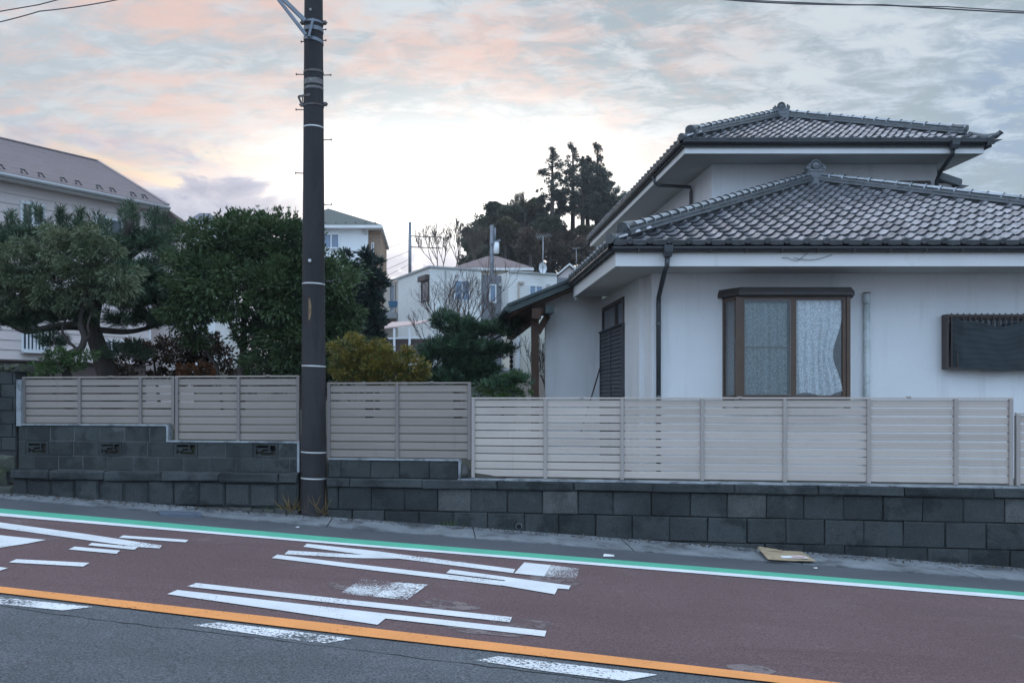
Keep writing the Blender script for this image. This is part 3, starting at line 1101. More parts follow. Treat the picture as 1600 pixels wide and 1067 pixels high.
# struts rising to the upper left
a1, a2 = P(477, 33, 12.42), P(476, 52, 12.42)
b1, b2 = P(395, -75, 12.42), P(402, -40, 12.42)
b1 = P(340, -120, 12.2)
mb = MB(); mb.bar(a1, P(345, -95, 12.3), .05, .05); mb.build('strut', M['steel'], pole)
mb = MB(); mb.bar(P(478, 55, 12.4), P(350, -110, 12.25), .04, .04); mb.build('strut', M['steel'], pole)
mb = MB(); mb.bar(P(489, 30, 12.39), P(482, 58, 12.37), .05, .03); mb.build('strut_plate', M['steel'], pole)
mb = MB(); mb.tube([P(484, 407, 12.41), P(484, 407, 12.40) + Vector((0, -.012, 0))], .022, 12); mb.build('marker_stud', M['strap'], pole)
mb = MB(); mb.tube([P(485, 15, 12.46), P(485, 15, 12.43)], .018, 10); mb.build('marker_stud', M['strap'], pole)
mb = MB()
V = []
for (x, y, w) in ((483, 466, .02), (484, 478, .04), (484, 490, .038), (482.5, 500, .018)):
    z = zpx(y)
    r = rad(z) + .0016
    xc = (x - PX) / FPX * 12.41
    for xx in (xc - w / 2, xc + w / 2):
        V.append((xx, py_ - math.sqrt(max(0, r * r - (xx - px_) ** 2)), z))
mb.add(V, [(0, 1, 3, 2), (2, 3, 5, 4), (4, 5, 7, 6)])
mb.build('rust_patch', M['rust'], pole)

# ------------------------------------------------------------------ the white house with tiled roofs
HE = Vector((2.58, 13.0, .5))
house = empty('house', HE, 'white stucco house with dark tiled hip roofs behind the long beige fence', 'house')
EX, EY, EZ, PIT, HALF = 2.58, 13.0, 4.02, .416, 4.96      # lower roof: front left eave corner, pitch, half width
UX, UY, UZ, UPIT, UHALF = 4.865, 17.6, 6.84, .45, 3.035    # upper roof
FASC0, FASC1 = 3.675, 3.885


def bb(name, m, *boxes, parent=house):
    mb = MB()
    for b in boxes:
        mb.box(*b)
    return mb.build(name, M[m] if isinstance(m, str) else m, parent)


# walls; the bay window and the right window are real openings in the front wall
XW, YW, ZS = 3.36, 13.9, 3.69
BX0, BX1, BZ0, BZ1 = 4.50, 6.36, 1.68, 3.30               # bay opening
RX0, RX1, RZ0, RZ1 = 7.86, 9.40, 2.22, 3.02               # window on the right
bb('front_wall', 'wall',
   (XW, BX0, YW, YW + .15, .3, ZS), (BX0, BX1, YW, YW + .15, .3, BZ0), (BX0, BX1, YW, YW + .15, BZ1, ZS),
   (BX1, RX0, YW, YW + .15, .3, ZS), (RX0, RX1, YW, YW + .15, .3, RZ0), (RX0, RX1, YW, YW + .15, RZ1, ZS), (RX1, 11.65, YW, YW + .15, .3, ZS))
for b_ in ((XW, XW + .15, YW + .15, 14.4, .3, ZS), (3.28, 3.43, 14.402, 15.52, .3, ZS), (3.28, 3.43, 15.522, 17.548, 3.52, ZS), (3.28, 3.43, 17.55, 24, .3, ZS), (11.5, 11.65, YW + .15, 24, .3, ZS)):
    bb('side_wall', 'wall', b_)
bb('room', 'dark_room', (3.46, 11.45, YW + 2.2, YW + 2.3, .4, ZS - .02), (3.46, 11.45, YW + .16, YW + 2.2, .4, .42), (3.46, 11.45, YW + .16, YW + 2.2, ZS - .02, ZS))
# wing wall further back facing the street, its top following the roof slope
zr = lambda X: EZ + PIT * (X - EX)
mb = MB()
mb.prism([(2.17, .3), (3.275, .3), (3.275, zr(3.275) - .22), (2.17, zr(2.17) - .22)], 17.6, 17.75)
mb.build('wing_wall', M['wall'], house)

# window and shutter in the side wall
o = bb('side_window', 'bronze', (3.262, 3.30, 15.52, 17.55, 3.455, 3.52), (3.262, 3.30, 15.52, 17.55, 3.03, 3.08), (3.262, 3.30, 15.52, 15.57, 3.08, 3.455), (3.262, 3.30, 17.50, 17.55, 3.08, 3.455), (3.255, 3.30, 16.20, 16.27, 3.08, 3.455))
MB().box(3.285, 3.29, 15.57, 17.50, 3.08, 3.455).build('pane', M['pane'], o)
mb = MB()
mb.box(3.25, 3.30, 15.50, 17.57, .6, 3.03)
for k in range(33):
    z0 = .64 + k * .072
    for a, b in ((15.54, 16.5), (16.54, 17.53)):
        mb.add([(3.25, a, z0), (3.25, b, z0), (3.25, b, z0 + .066), (3.25, a, z0 + .066), (3.228, a, z0 + .01), (3.228, b, z0 + .01), (3.246, b, z0 + .062), (3.246, a, z0 + .062)],
               [(4, 7, 6, 5), (0, 4, 5, 1), (7, 3, 2, 6), (0, 3, 7, 4), (1, 5, 6, 2)])
mb.box(3.222, 3.25, 16.495, 16.54, .6, 3.03)
mb.box(3.222, 3.25, 15.50, 15.54, .6, 3.03)
mb.box(3.222, 3.25, 17.53, 17.57, .6, 3.03)
mb.box(3.20, 3.30, 15.48, 17.59, 3.03, 3.055)
mb.build('storm_shutter', M['shutter'], house)

# soffit and fascia of the lower roof
FX0, FY0 = EX + .05, EY + .06
mb = MB()
mb.box(FX0 + .02, 12.4, FY0 + .02, YW, FASC0 + .012, FASC0 + .03)
mb.box(FX0 + .02, XW, YW, 17.0, FASC0 + .012, FASC0 + .03)
mb.build('soffit', M['soffit'], house)
mb = MB()
mb.box(FX0, 12.4, FY0, FY0 + .03, FASC0, FASC1)
mb.build('fascia', M['trim'], house)
mb = MB()
mb.box(FX0, FX0 + .03, FY0 + .03, 17.06, FASC0, FASC1)
mb.tube([(FX0 + .05, 17.02, FASC0 + .02), (FX0 + .05, 17.02, FASC0 - .05)], .035, 8)
mb.build('fascia', M['trim'], house)

# gutters: half-round dark channel under the eave tiles
def gutter_run(name, a, b, n=10, r=.062):
    a, b = Vector(a), Vector(b)
    d = (b - a).normalized()
    s = Vector((d.y, -d.x, 0))
    mb = MB()
    V, F = [], []
    for e in (a, b):
        for k in range(n + 1):
            t = math.pi * k / n
            V.append(e + s * (-math.cos(t) * r) + Vector((0, 0, -math.sin(t) * r)))
        for k in range(n + 1):
            t = math.pi * (n - k) / n
            V.append(e + s * (-math.cos(t) * (r - .006)) + Vector((0, 0, -math.sin(t) * (r - .006))))
    m = 2 * (n + 1)
    for k in range(m):
        F.append((k, (k + 1) % m, m + (k + 1) % m, m + k))
    mb.add(V, F, 0, True)
    return mb.build(name, M['gutter_black'], house)


gz = FASC1 + .055
gut = gutter_run('gutter', (EX - .02, FY0 - .062, gz), (12.5, FY0 - .062, gz))
gut2 = gutter_run('gutter', (FX0 - .062, 17.0, gz), (FX0 - .062, EY, gz))
X = EX + .35
while X < 10.5:
    mb = MB()
    mb.bar((X, FY0, gz + .07), (X + .012, FY0 - .13, gz - .055), .012, .004)
    mb.bar((X + .012, FY0 - .13, gz - .055), (X + .01, FY0 - .02, gz - .075), .012, .004)
    mb.build('gutter_clip', M['steel_dark'], gut)
    X += .52


def downpipe(pts, r=.032, hop=None, parent=house, clips=()):
    mb = MB()
    mb.tube(pts, r, 10)
    o = mb.build('downpipe', M['pipe_black'], parent)
    if hop is not None:
        x, y, z, w, h = hop
        mb = MB()
        mb.hexa([(x - w * .36, y - w * .36, z), (x + w * .36, y - w * .36, z), (x + w * .36, y + w * .36, z), (x - w * .36, y + w * .36, z)],
                [(x - w / 2, y - w / 2, z + h * .45), (x + w / 2, y - w / 2, z + h * .45), (x + w / 2, y + w / 2, z + h * .45), (x - w / 2, y + w / 2, z + h * .45)])
        mb.box(x - w / 2, x + w / 2, y - w / 2, y + w / 2, z + h * .45, z + h)
        mb.build('hopper', M['pipe_black'], o)
    for p in clips:
        mb = MB()
        mb.tube([(p[0], p[1], p[2] - .012), (p[0], p[1], p[2] + .012)], r + .006, 10)
        mb.bar((p[0], p[1], p[2]), (p[0], p[1] + .1, p[2]), .02, .012)
        mb.build('clip', M['steel'], o)
    return o


hx = (1044 - PX) / FPX * 12.93
vx = (1029 - PX) / FPX * 13.82
downpipe([(hx, 12.96, 3.82), (hx - .01, 12.96, 3.66), (hx - .03, 13.0, 3.60), (vx, 13.80, 3.32), (vx, 13.82, 3.2), (vx, 13.82, .6)], .036,
         (hx, 12.95, 3.79, .125, .17), clips=((vx, 13.82, 2.90), (vx, 13.82, 1.78)))

# ------------------------------------------------------------------ roof hulls
def hip_hull(name, ex, ey, ez, half, pit, yback, drop=.10, leftx=None):
    """hip end facing the street, ridge running back; a shell with real thickness"""
    mb = MB()
    az = ez + pit * half
    top = [(ex, ey, ez - .05), (ex + 2 * half, ey, ez - .05), (ex + half, ey + half, az - .05), (ex + half, yback, az - .05), (ex, yback, ez - .05), (ex + 2 * half, yback, ez - .05)]
    bot = [(x, y, z - drop) for x, y, z in top]
    V = top + bot
    F = [(0, 1, 2), (0, 2, 3, 4), (1, 5, 3, 2), (6, 8, 7), (6, 10, 9, 8), (7, 8, 9, 11), (0, 6, 7, 1), (0, 4, 10, 6), (1, 7, 11, 5), (4, 3, 9, 10), (3, 5, 11, 9)]
    mb.add(V, F)
    return mb.build(name, M['underroof'], house)


roof = hip_hull('lower_roof', EX, EY, EZ, HALF, PIT, 18.5)
uroof = hip_hull('upper_roof', UX, UY, UZ, UHALF, UPIT, 29.0)
# left part of the lower roof continues beside the upper storey and sweeps down over the porch
mb = MB()
xl = 1.40
pts = [(xl, zr(xl) - .05), (5.70, zr(5.70) - .05), (5.70, zr(5.70) - .17), (xl, zr(xl) - .17)]
mb.prism(pts, 17.1, 24.0)
mb.prism([(EX, EZ - .05), (5.70, zr(5.70) - .05), (5.70, zr(5.70) - .17), (EX, EZ - .15)], 18.51, 17.101)
mb.build('side_roof', M['underroof'], house)

# porch: verge board, soffit boards, beam, brackets and post
mb = MB()
vz = lambda X: zr(X) - .02
mb.prism([(xl - .02, vz(xl) - .14), (EX + .25, vz(EX + .25) - .14), (EX + .25, vz(EX + .25) - .02), (xl - .02, vz(xl) - .02)], 16.97, 17.09)
mb.prism([(xl - .04, vz(xl) - .02), (EX + .2, vz(EX + .2) - .02), (EX + .2, vz(EX + .2) + .035), (xl - .04, vz(xl) + .035)], 16.93, 17.15)
mb.tube([(xl - .05, 16.9, vz(xl) - .06), (xl - .05, 20.5, vz(xl) - .06)], .05, 10)
mb.build('verge', M['copper'], house)
mb = MB()
mb.prism([(xl + .05, zr(xl + .05) - .19), (3.2, zr(3.2) - .19), (3.2, zr(3.2) - .175), (xl + .05, zr(xl + .05) - .175)], 17.1, 23.0)
mb.build('porch_soffit', M['wood_light'], house)
px1 = (836 - PX) / FPX * 17.3
mb = MB()
mb.box(px1 - .068, px1 + .068, 17.24, 17.37, .4, 3.27)
mb.build('porch_post', M['wood'], house)
mb = MB()
mb.box(px1 - .09, px1 + .085, 17.0, 23, 3.27, 3.46)
mb.bar((px1 + .05, 17.3, 3.02), (2.17, 17.3, 3.35), .09, .12)
mb.bar((px1 - .05, 17.22, 3.33), (2.17, 17.22, 3.46), .09, .12)
mb.build('porch_beam', M['wood'], house)
mb = MB()
mb.box(2.09, 2.25, 16.95, 17.6, 3.37, 3.50)
mb.build('beam_end', M['copper'], house)

# ------------------------------------------------------------------ roof tiles
TW, TE, TL = .282, .238, .30


def tile_profile(t):
    if t < .66:
        return -.026 * math.sin(math.pi * t / .66)
    return .044 * math.sin(math.pi * (t - .66) / .34)


def tile_mesh(name, eave=False, w=TW):
    n = 10
    mb = MB()
    V = []
    ts = [0, .11, .22, .33, .44, .55, .66, .745, .83, .915, 1.0]
    for yy, lift in ((0, .034), (TL, .004)):
        for t in ts:
            V.append((t * w, yy, tile_profile(t) + lift))
    m = n + 1
    mb.add(V, [(k, k + 1, m + k + 1, m + k) for k in range(n)], 0, True)
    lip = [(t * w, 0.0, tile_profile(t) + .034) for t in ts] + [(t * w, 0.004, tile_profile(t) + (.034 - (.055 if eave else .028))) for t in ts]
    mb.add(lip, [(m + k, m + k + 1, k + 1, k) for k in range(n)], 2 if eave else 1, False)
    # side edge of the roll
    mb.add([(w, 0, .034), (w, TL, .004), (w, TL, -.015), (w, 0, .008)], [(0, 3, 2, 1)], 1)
    if eave:
        # round end disc on the roll
        cx, r = w * .83, .046
        k = 12
        disc = [(cx + r * math.cos(2 * math.pi * i / k), -.016, .030 + r * math.sin(2 * math.pi * i / k)) for i in range(k)]
        back = [(x, .03, z) for x, y, z in disc]
        mb.add(disc + back, [tuple(range(k))] + [(i, k + i, k + (i + 1) % k, (i + 1) % k) for i in range(k)], 2)
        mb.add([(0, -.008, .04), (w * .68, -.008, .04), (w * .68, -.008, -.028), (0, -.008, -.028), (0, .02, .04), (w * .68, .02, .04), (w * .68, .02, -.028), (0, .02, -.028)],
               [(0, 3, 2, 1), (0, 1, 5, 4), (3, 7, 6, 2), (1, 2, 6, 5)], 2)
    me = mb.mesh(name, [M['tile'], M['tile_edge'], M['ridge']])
    return me


tile_me, eave_me = tile_mesh('roof_tile'), tile_mesh('eave_tile', True)
TILES = []                                          # (distance, matrix, mesh)


def slope_frame(kind, pit):
    c = 1 / math.sqrt(1 + pit * pit)
    s = pit * c
    if kind == 'front':
        return Vector((1, 0, 0)), Vector((0, c, s)), Vector((0, -s, c))
    if kind == 'left':
        return Vector((0, -1, 0)), Vector((c, 0, s)), Vector((-s, 0, c))
    return Vector((0, 1, 0)), Vector((-c, 0, s)), Vector((s, 0, c))


def tm(o, fr, jit=True):
    ax, ay, az = fr
    j = random.uniform(-.004, .004) if jit else 0
    Mx = Matrix(((ax.x, ay.x, az.x, o.x), (ax.y, ay.y, az.y, o.y), (ax.z, ay.z, az.z, o.z), (0, 0, 0, 1)))
    if jit:
        Mx = Mx @ Matrix.Translation((random.uniform(-.003, .003), random.uniform(-.004, .004), random.uniform(0, .004))) @ Matrix.Rotation(random.uniform(-.012, .012), 4, 'Y') @ Matrix.Rotation(random.uniform(-.010, .010), 4, 'Z')
    return Mx


def lay_front(ex, ey, ez, half, pit, root):
    fr = slope_frame('front', pit)
    c = 1 / math.sqrt(1 + pit * pit)
    rows = int(half / c / TE) + 1
    res = []
    ncol = int(round(2 * half / TW))
    w = 2 * half / ncol
    for r in range(rows):
        y = ey - .05 + r * TE * c
        inset = max(0, y - ey)
        for k in range(ncol):
            x = ex + k * w
            if x + w * .75 < ex + inset or x + w * .25 > ex + 2 * half - inset:
                continue
            z = ez + (y - ey) * pit
            o = Vector((x, y, z))
            res.append((r, o, fr))
    return res


def lay_left(ex, ey, ez, pit, y0, y1, rows):
    fr = slope_frame('left', pit)
    c = 1 / math.sqrt(1 + pit * pit)
    res = []
    for r in range(rows):
        x = ex - .05 + r * TE * c
        y = y0 + max(0, x - ex) + TW
        while y < y1:
            res.append((r, Vector((x, y, ez + (x - ex) * pit)), fr))
            y += TW
    return res


def in_frame(o):
    return (o.x / o.y) * FPX + PX < 1625


low_front = [t for t in lay_front(EX, EY, EZ, HALF, PIT, roof) if in_frame(t[1])]
low_left = lay_left(EX, EY, EZ, PIT, EY, 17.0, 3)
up_front = lay_front(UX, UY, UZ, UHALF, UPIT, uroof)
up_left = lay_left(UX, UY, UZ, UPIT, UY, 28.5, 2)
porch_left = lay_left(xl, 17.15, zr(xl), PIT, 17.15, 22, 4)


def place_tiles(items, parent, budget):
    """the nearest ones as separate tiles, the rest joined"""
    items = sorted(items, key=lambda t: (t[0], t[1].y))
    rest = []
    for i, (r, o, fr) in enumerate(items):
        me = eave_me if r == 0 else tile_me
        Mx = tm(o, fr)
        if i < budget:
            ob = bpy.data.objects.new('eave_tile' if r == 0 else 'roof_tile', me)
            COL.objects.link(ob)
            ob.parent = parent
            ob.matrix_local = Mx
        else:
            rest.append((me, Mx))
    if rest:
        V, F, b, SMO, MIX = [], [], 0, [], []
        for me, Mx in rest:
            vs = [Mx @ v.co for v in me.vertices]
            V += [tuple(v) for v in vs]
            F += [tuple(b + i for i in p.vertices) for p in me.polygons]
            SMO += [p.use_smooth for p in me.polygons]
            MIX += [p.material_index for p in me.polygons]
            b += len(vs)
        m2 = bpy.data.meshes.new('tile_field')
        m2.from_pydata(V, [], F)
        m2.polygons.foreach_set('use_smooth', SMO)
        m2.materials.append(M['tile_field'])
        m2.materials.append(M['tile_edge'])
        m2.materials.append(M['ridge'])
        m2.polygons.foreach_set('material_index', MIX)
        ob = bpy.data.objects.new('tile_field', m2)
        COL.objects.link(ob)
        ob.parent = parent
        ob['kind'] = 'stuff'


# joined tiles take their tone from position instead of the object, per tile-sized cell
M['tile_field'] = mat('roof_tile_field', (.36, .37, .405), .2, .28, 4.2, spec=1.0, metallic=.62, c2=(.22, .225, .25), c2scale=5, bump=.08, bscale=40, c3=(.44, .45, .48), c3scale=3.6, c3lo=.55, c3hi=.6)
# each world-space part sits at the identity in its parent's frame only after removing the house offset
for r_ in (roof, uroof):
    pass


def root_part(name):
    """an empty-free mesh part whose own frame equals world space"""
    return name


place_tiles(low_front, roof, 240)
place_tiles([t for t in low_left], roof, 18)
place_tiles(up_front, uroof, 22)
place_tiles(up_left, uroof, 0)


# ------------------------------------------------------------------ ridges, ridge tiles and end ornaments
def cap_mesh(L=.262, r0=.082, r1=.076):
    """one half-round ridge tile with a collar at its lower end"""
    mb = MB()
    n = 10
    rings = [(0, r0 + .014), (.026, r0 + .014), (.0262, r0 - .002), (.034, r0 - .002), (.0342, r0), (L, r1)]
    V, F = [], []
    for y, r in rings:
        for k in range(n + 1):
            a = math.pi * k / n
            V.append((math.cos(a) * r, y, math.sin(a) * r * .95))
    for i in range(len(rings) - 1):
        for k in range(n):
            a = i * (n + 1) + k
            F.append((a, a + n + 1, a + n + 2, a + 1))
    mb.add(V, [f for i, f in enumerate(F) if i // n in (0, 4)], 0, True)
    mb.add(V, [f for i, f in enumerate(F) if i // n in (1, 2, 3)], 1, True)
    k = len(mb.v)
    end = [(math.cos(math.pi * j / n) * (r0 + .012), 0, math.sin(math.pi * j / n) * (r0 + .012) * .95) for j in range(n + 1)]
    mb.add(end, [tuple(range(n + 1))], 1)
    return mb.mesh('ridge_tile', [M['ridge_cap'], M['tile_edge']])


cap_me = cap_mesh()


def ridge(a, b, parent, layers=2, w=.24, caps=True, sub=.255):
    """stacked flat courses topped with half-round tiles from low end a to high end b"""
    a, b = Vector(a), Vector(b)
    d = (b - a)
    L = d.length
    d.normalize()
    s = d.cross(Vector((0, 0, 1))).normalized()
    u = s.cross(d).normalized()
    base = Matrix(((s.x, d.x, u.x, a.x), (s.y, d.y, u.y, a.y), (s.z, d.z, u.z, a.z), (0, 0, 0, 1)))
    h = .0
    mb = MB()
    mb.box(-w * .36, w * .36, 0, L, -.10, .055 * layers, 0, base)
    mb.build('ridge_core', M['underroof'], parent)
    for k in range(layers):
        ww = w * (1 - .10 * k)
        n = max(1, int(L / .30))
        mb = MB()
        for i in range(n):
            y0, y1 = L * i / n, L * (i + 1) / n
            j = random.uniform(-.003, .003)
            for sg in (1, -1):
                mb.hexa([base @ Vector(p) for p in ((0, y0 + .002, h + j), (sg * ww / 2, y0 + .002, h - .012 + j), (sg * ww / 2, y1 - .002, h - .012 + j), (0, y1 - .002, h + j))][::sg],
                        [base @ Vector(p) for p in ((0, y0 + .002, h + .042 + j), (sg * ww / 2, y0 + .002, h + .030 + j), (sg * ww / 2, y1 - .002, h + .030 + j), (0, y1 - .002, h + .042 + j))][::sg])
        mb.build('ridge_course', M['ridge'], parent)
        h += .052
    if caps:
        y = 0
        while y < L - .1:
            ob = bpy.data.objects.new('ridge_tile', cap_me)
            COL.objects.link(ob)
            ob.parent = parent
            ob.matrix_local = base @ Matrix.Translation((random.uniform(-.004, .004), y, h - .02)) @ Matrix.Rotation(random.uniform(-.012, .012), 4, 'Z')
            y += sub
    return base, L, h


def hip_line(ex, ey, ez, half, pit, side, t0, t1, lift=.05):
    """points on a hip; t = distance in from the eave corner"""
    def p(t):
        x = ex + t if side < 0 else ex + 2 * half - t
        return Vector((x, ey + t, ez + pit * t + lift))
    return p(t0), p(t1)


def ornament(c, face, w, h, parent, round_top=True):
    """end tile: shouldered block with a round boss and curled sides; c = base centre, face = horizontal outward direction"""
    f = Vector(face).normalized()
    s = Vector((-f.y, f.x, 0))
    c = Vector(c)
    Mx = Matrix(((s.x, -f.x, 0, c.x), (s.y, -f.y, 0, c.y), (0, 0, 1, c.z), (0, 0, 0, 1)))
    mb = MB()
    mb.prism([(-w * .5, -.08), (w * .5, -.08), (w * .5, h * .46), (w * .44, h * .5), (-w * .44, h * .5), (-w * .5, h * .46)], -.07, .09, 'y', 0, Mx)
    r = h * .25
    zc = h * .70
    arc = [(math.cos(a) * r * 1.1, zc + math.sin(a) * r * 1.1) for a in [math.pi * k / 14 for k in range(15)]]
    mb.prism([(w * .36, h * .5)] + arc + [(-w * .36, h * .5)], -.05, .07, 'y', 0, Mx)
    ring = [(math.cos(2 * math.pi * k / 18), math.sin(2 * math.pi * k / 18)) for k in range(18)]
    n = 18
    for ra, rb, ya, yb in ((r * .95, r * .80, -.05, -.085), (r * .80, r * .62, -.085, -.06), (r * .62, .001, -.06, -.075)):
        V = [Mx @ Vector((c * ra, ya, zc + s_ * ra)) for c, s_ in ring] + [Mx @ Vector((c * rb, yb, zc + s_ * rb)) for c, s_ in ring]
        mb.add(V, [(k, (k + 1) % n, n + (k + 1) % n, n + k) for k in range(n)], 0, True)
    for sg in (-1, 1):
        for (cx, cz, cr) in ((w * .47, h * .57, h * .105), (w * .40, h * .70, h * .06)):
            cur = [(sg * cx + math.cos(2 * math.pi * k / 12) * cr, cz + math.sin(2 * math.pi * k / 12) * cr) for k in range(12)]
            mb.prism(cur, -.07, .05, 'y', 0, Mx)
            cu2 = [(sg * cx + math.cos(2 * math.pi * k / 10) * cr * .5, cz + math.sin(2 * math.pi * k / 10) * cr * .5) for k in range(10)]
            mb.prism(cu2, -.085, -.06, 'y', 0, Mx)
    mb.prism([(-w * .40, h * .10), (w * .40, h * .10), (w * .40, h * .14), (-w * .40, h * .14)], -.078, -.06, 'y', 0, Mx)
    mb.prism([(-w * .46, h * .40), (w * .46, h * .40), (w * .46, h * .47), (-w * .46, h * .47)], -.085, -.06, 'y', 0, Mx)
    return mb.build('end_ornament', M['ridge'], parent)


def corner_boss(a, d, parent, r=.105):
    """round-faced tile closing the low end of a hip"""
    d = Vector(d).normalized()
    a = Vector(a)
    mb = MB()
    mb.tube([a - d * .05, a + d * .02, a + d * .2], [r, r, r * .85], 16)
    mb.tube([a - d * .065, a - d * .04], [r * .62, r * .62], 14)
    mb.bar(a + Vector((0, 0, -r * .9)) - d * .02, a + Vector((0, 0, -r * .9)) + d * .25, r * 2.3, .05)
    return mb.build('hip_end_tile', M['ridge'], parent)


# lower roof hips
a, b = hip_line(EX, EY, EZ, HALF, PIT, -1, .20, HALF - .10)
ridge(a, b, roof, 2, .26)
d = (b - a).normalized()
corner_boss(a + Vector((0, 0, .11)) - d * .0, d, roof, .088)
a2, b2 = hip_line(EX, EY, EZ, HALF, PIT, 1, .20, HALF - .10)
ridge(a2, b2, roof, 2, .26)
apex = Vector((EX + HALF, EY + HALF, EZ + PIT * HALF))
ornament(apex + Vector((0, -.16, .0)), (0, -1, 0), .34, .41, roof)
ridge(apex + Vector((0, .0, .05)), apex + Vector((0, .55, .05)), roof, 3, .24)
# last short roll that turns down at the eave corner
mb = MB()
ca = Vector((EX - .05, EY - .05, EZ + .0))
mb.tube([ca + Vector((-.0, -.0, .04)), ca + Vector((.12, .12, .065)), ca + Vector((.30, .30, .16))], [.062, .06, .06], 10)
mb.tube([ca + Vector((-.015, -.015, .04)), ca + Vector((.03, .03, .045))], [.078, .072], 14)
mb.build('corner_tile', M['ridge'], roof)

# upper roof
a, b = hip_line(UX, UY, UZ, UHALF, UPIT, -1, .22, UHALF - .10)
ridge(a, b, uroof, 2, .26)
d = (b - a).normalized()
corner_boss(a + Vector((0, 0, .10)), d, uroof, .10)
a2, b2 = hip_line(UX, UY, UZ, UHALF, UPIT, 1, .34, UHALF - .10)
ridge(a2, b2, uroof, 2, .26)
corner_boss(a2 + Vector((0, 0, .10)), (b2 - a2).normalized(), uroof, .085)
uap = Vector((UX + UHALF, UY + UHALF, UZ + UPIT * UHALF))
ornament(uap + Vector((0, -.18, -.02)), (-.35, -1, 0), .33, .33, uroof)
ridge(uap + Vector((0, .0, .05)), uap + Vector((0, 7.0, .05)), uroof, 3, .24)
for sx in (-1, 1):
    cx = UX - .05 if sx < 0 else UX + 2 * UHALF + .05
    ca = Vector((cx, UY - .05, UZ))
    k = -sx
    mb = MB()
    if sx < 0:
        mb.tube([ca + Vector((0, 0, .04)), ca + Vector((.12, .12, .07)), ca + Vector((.32, .32, .17))], [.066, .062, .06], 10)
    else:
        mb.tube([ca + Vector((.06, -.06, .11)), ca + Vector((.00, .00, .055)), ca + Vector((-.14, .14, .06)), ca + Vector((-.34, .34, .18))], [.045, .06, .065, .06], 10)
        mb.tube([ca + Vector((.07, -.07, .12)), ca + Vector((.055, -.055, .10))], [.052, .05], 12)
    mb.build('corner_tile', M['ridge'], uroof)

# ------------------------------------------------------------------ upper storey
UF0, UF1 = 6.575, 6.75
ufx, ufy = UX + .05, UY + .05
uxr = UX + 2 * UHALF - .13
W0, W1, UYW = 5.71, 10.36, 18.5
WX0, WX1 = 9.36, 10.20
bb('upper_wall', 'wall', (W0, WX0, UYW, UYW + .15, 4.4, UF0 + .01), (WX0, WX1, UYW, UYW + .15, 6.24, UF0 + .01), (WX0, WX1, UYW, UYW + .15, 4.4, 5.2), (WX1, W1, UYW, UYW + .15, 4.4, UF0 + .01),
   (W0, W0 + .15, UYW + .15, 28, 4.4, UF0 + .01), (W1 - .15, W1, UYW + .15, 28, 4.4, UF0 + .01))
o = bb('upper_window', 'bronze', (WX0, WX1, UYW - .02, UYW + .03, 6.20, 6.24), (WX0, WX0 + .04, UYW - .02, UYW + .03, 5.2, 6.2), (WX1 - .04, WX1, UYW - .02, UYW + .03, 5.2, 6.2))
MB().box(WX0 + .04, WX1 - .04, UYW + .05, UYW + .06, 5.2, 6.2).build('pane', M['pane'], o)
mb = MB()
for k in range(14):
    x = WX0 + .03 + k * (WX1 - WX0 - .06) / 13
    mb.box(x - .008, x + .008, UYW - .09, UYW - .074, 5.3, 6.23)
mb.box(WX0, WX1, UYW - .095, UYW - .07, 6.17, 6.19)
mb.build('window_grille', M['bronze'], o)
mb = MB()
mb.box(ufx + .02, uxr - .01, ufy + .02, UYW, UF0 + .012, UF0 + .03)
mb.box(ufx + .02, W0, UYW, 28.4, UF0 + .012, UF0 + .03)
mb.box(W1, uxr - .01, UYW, 28.4, UF0 + .012, UF0 + .03)
mb.build('upper_soffit', M['soffit'], house)
mb = MB(); mb.box(ufx, uxr, ufy, ufy + .03, UF0, UF1); mb.build('upper_fascia', M['trim'], house)
mb = MB(); mb.box(ufx, ufx + .03, ufy + .03, 28.4, UF0, UF1); mb.build('upper_fascia', M['trim'], house)
mb = MB(); mb.box(uxr - .03, uxr, ufy + .03, 28.4, UF0, UF1); mb.build('upper_fascia', M['trim'], house)
ug = UF1 + .05
gu = gutter_run('gutter', (UX - .02, ufy - .062, ug), (uxr + .16, ufy - .062, ug))
gutter_run('gutter', (ufx - .062, 28.4, ug), (ufx - .062, UY, ug))
X = UX + .4
while X < uxr:
    mb = MB()
    mb.bar((X, ufy, ug + .06), (X + .012, ufy - .13, ug - .055), .012, .004)
    mb.build('gutter_clip', M['steel_dark'], gu)
    X += .62
# gutter end piece running out to a point on the right
mb = MB()
mb.hexa([(uxr, ufy - .12, ug - .10), (uxr + .02, ufy - .12, ug - .10), (uxr + .02, ufy + .02, ug - .10), (uxr, ufy + .02, ug - .10)],
        [(uxr, ufy - .13, ug + .02), (uxr + .30, ufy - .13, ug + .02), (uxr + .30, ufy + .02, ug + .02), (uxr, ufy + .02, ug + .02)])
mb.build('gutter_end', M['gutter_black'], house)
hx = (1493 - PX) / FPX * 17.5
vx = (1463.5 - PX) / FPX * 18.42
downpipe([(hx, 17.57, 6.68), (hx - .02, 17.58, 6.53), (vx + .02, 18.3, 6.40), (vx, 18.42, 6.22), (vx, 18.42, 5.4)], .04, (hx, 17.54, 6.63, .15, .17))
vy = 19.6
downpipe([(ufx - .05, 20.0, 6.72), (ufx - .0, 20.0, 6.56), (ufx + .05, 19.95, 6.50), (W0 - .06, 19.8, 6.42), (W0 - .06, 19.8, 6.3), (W0 - .06, 19.8, 5.2)], .038)
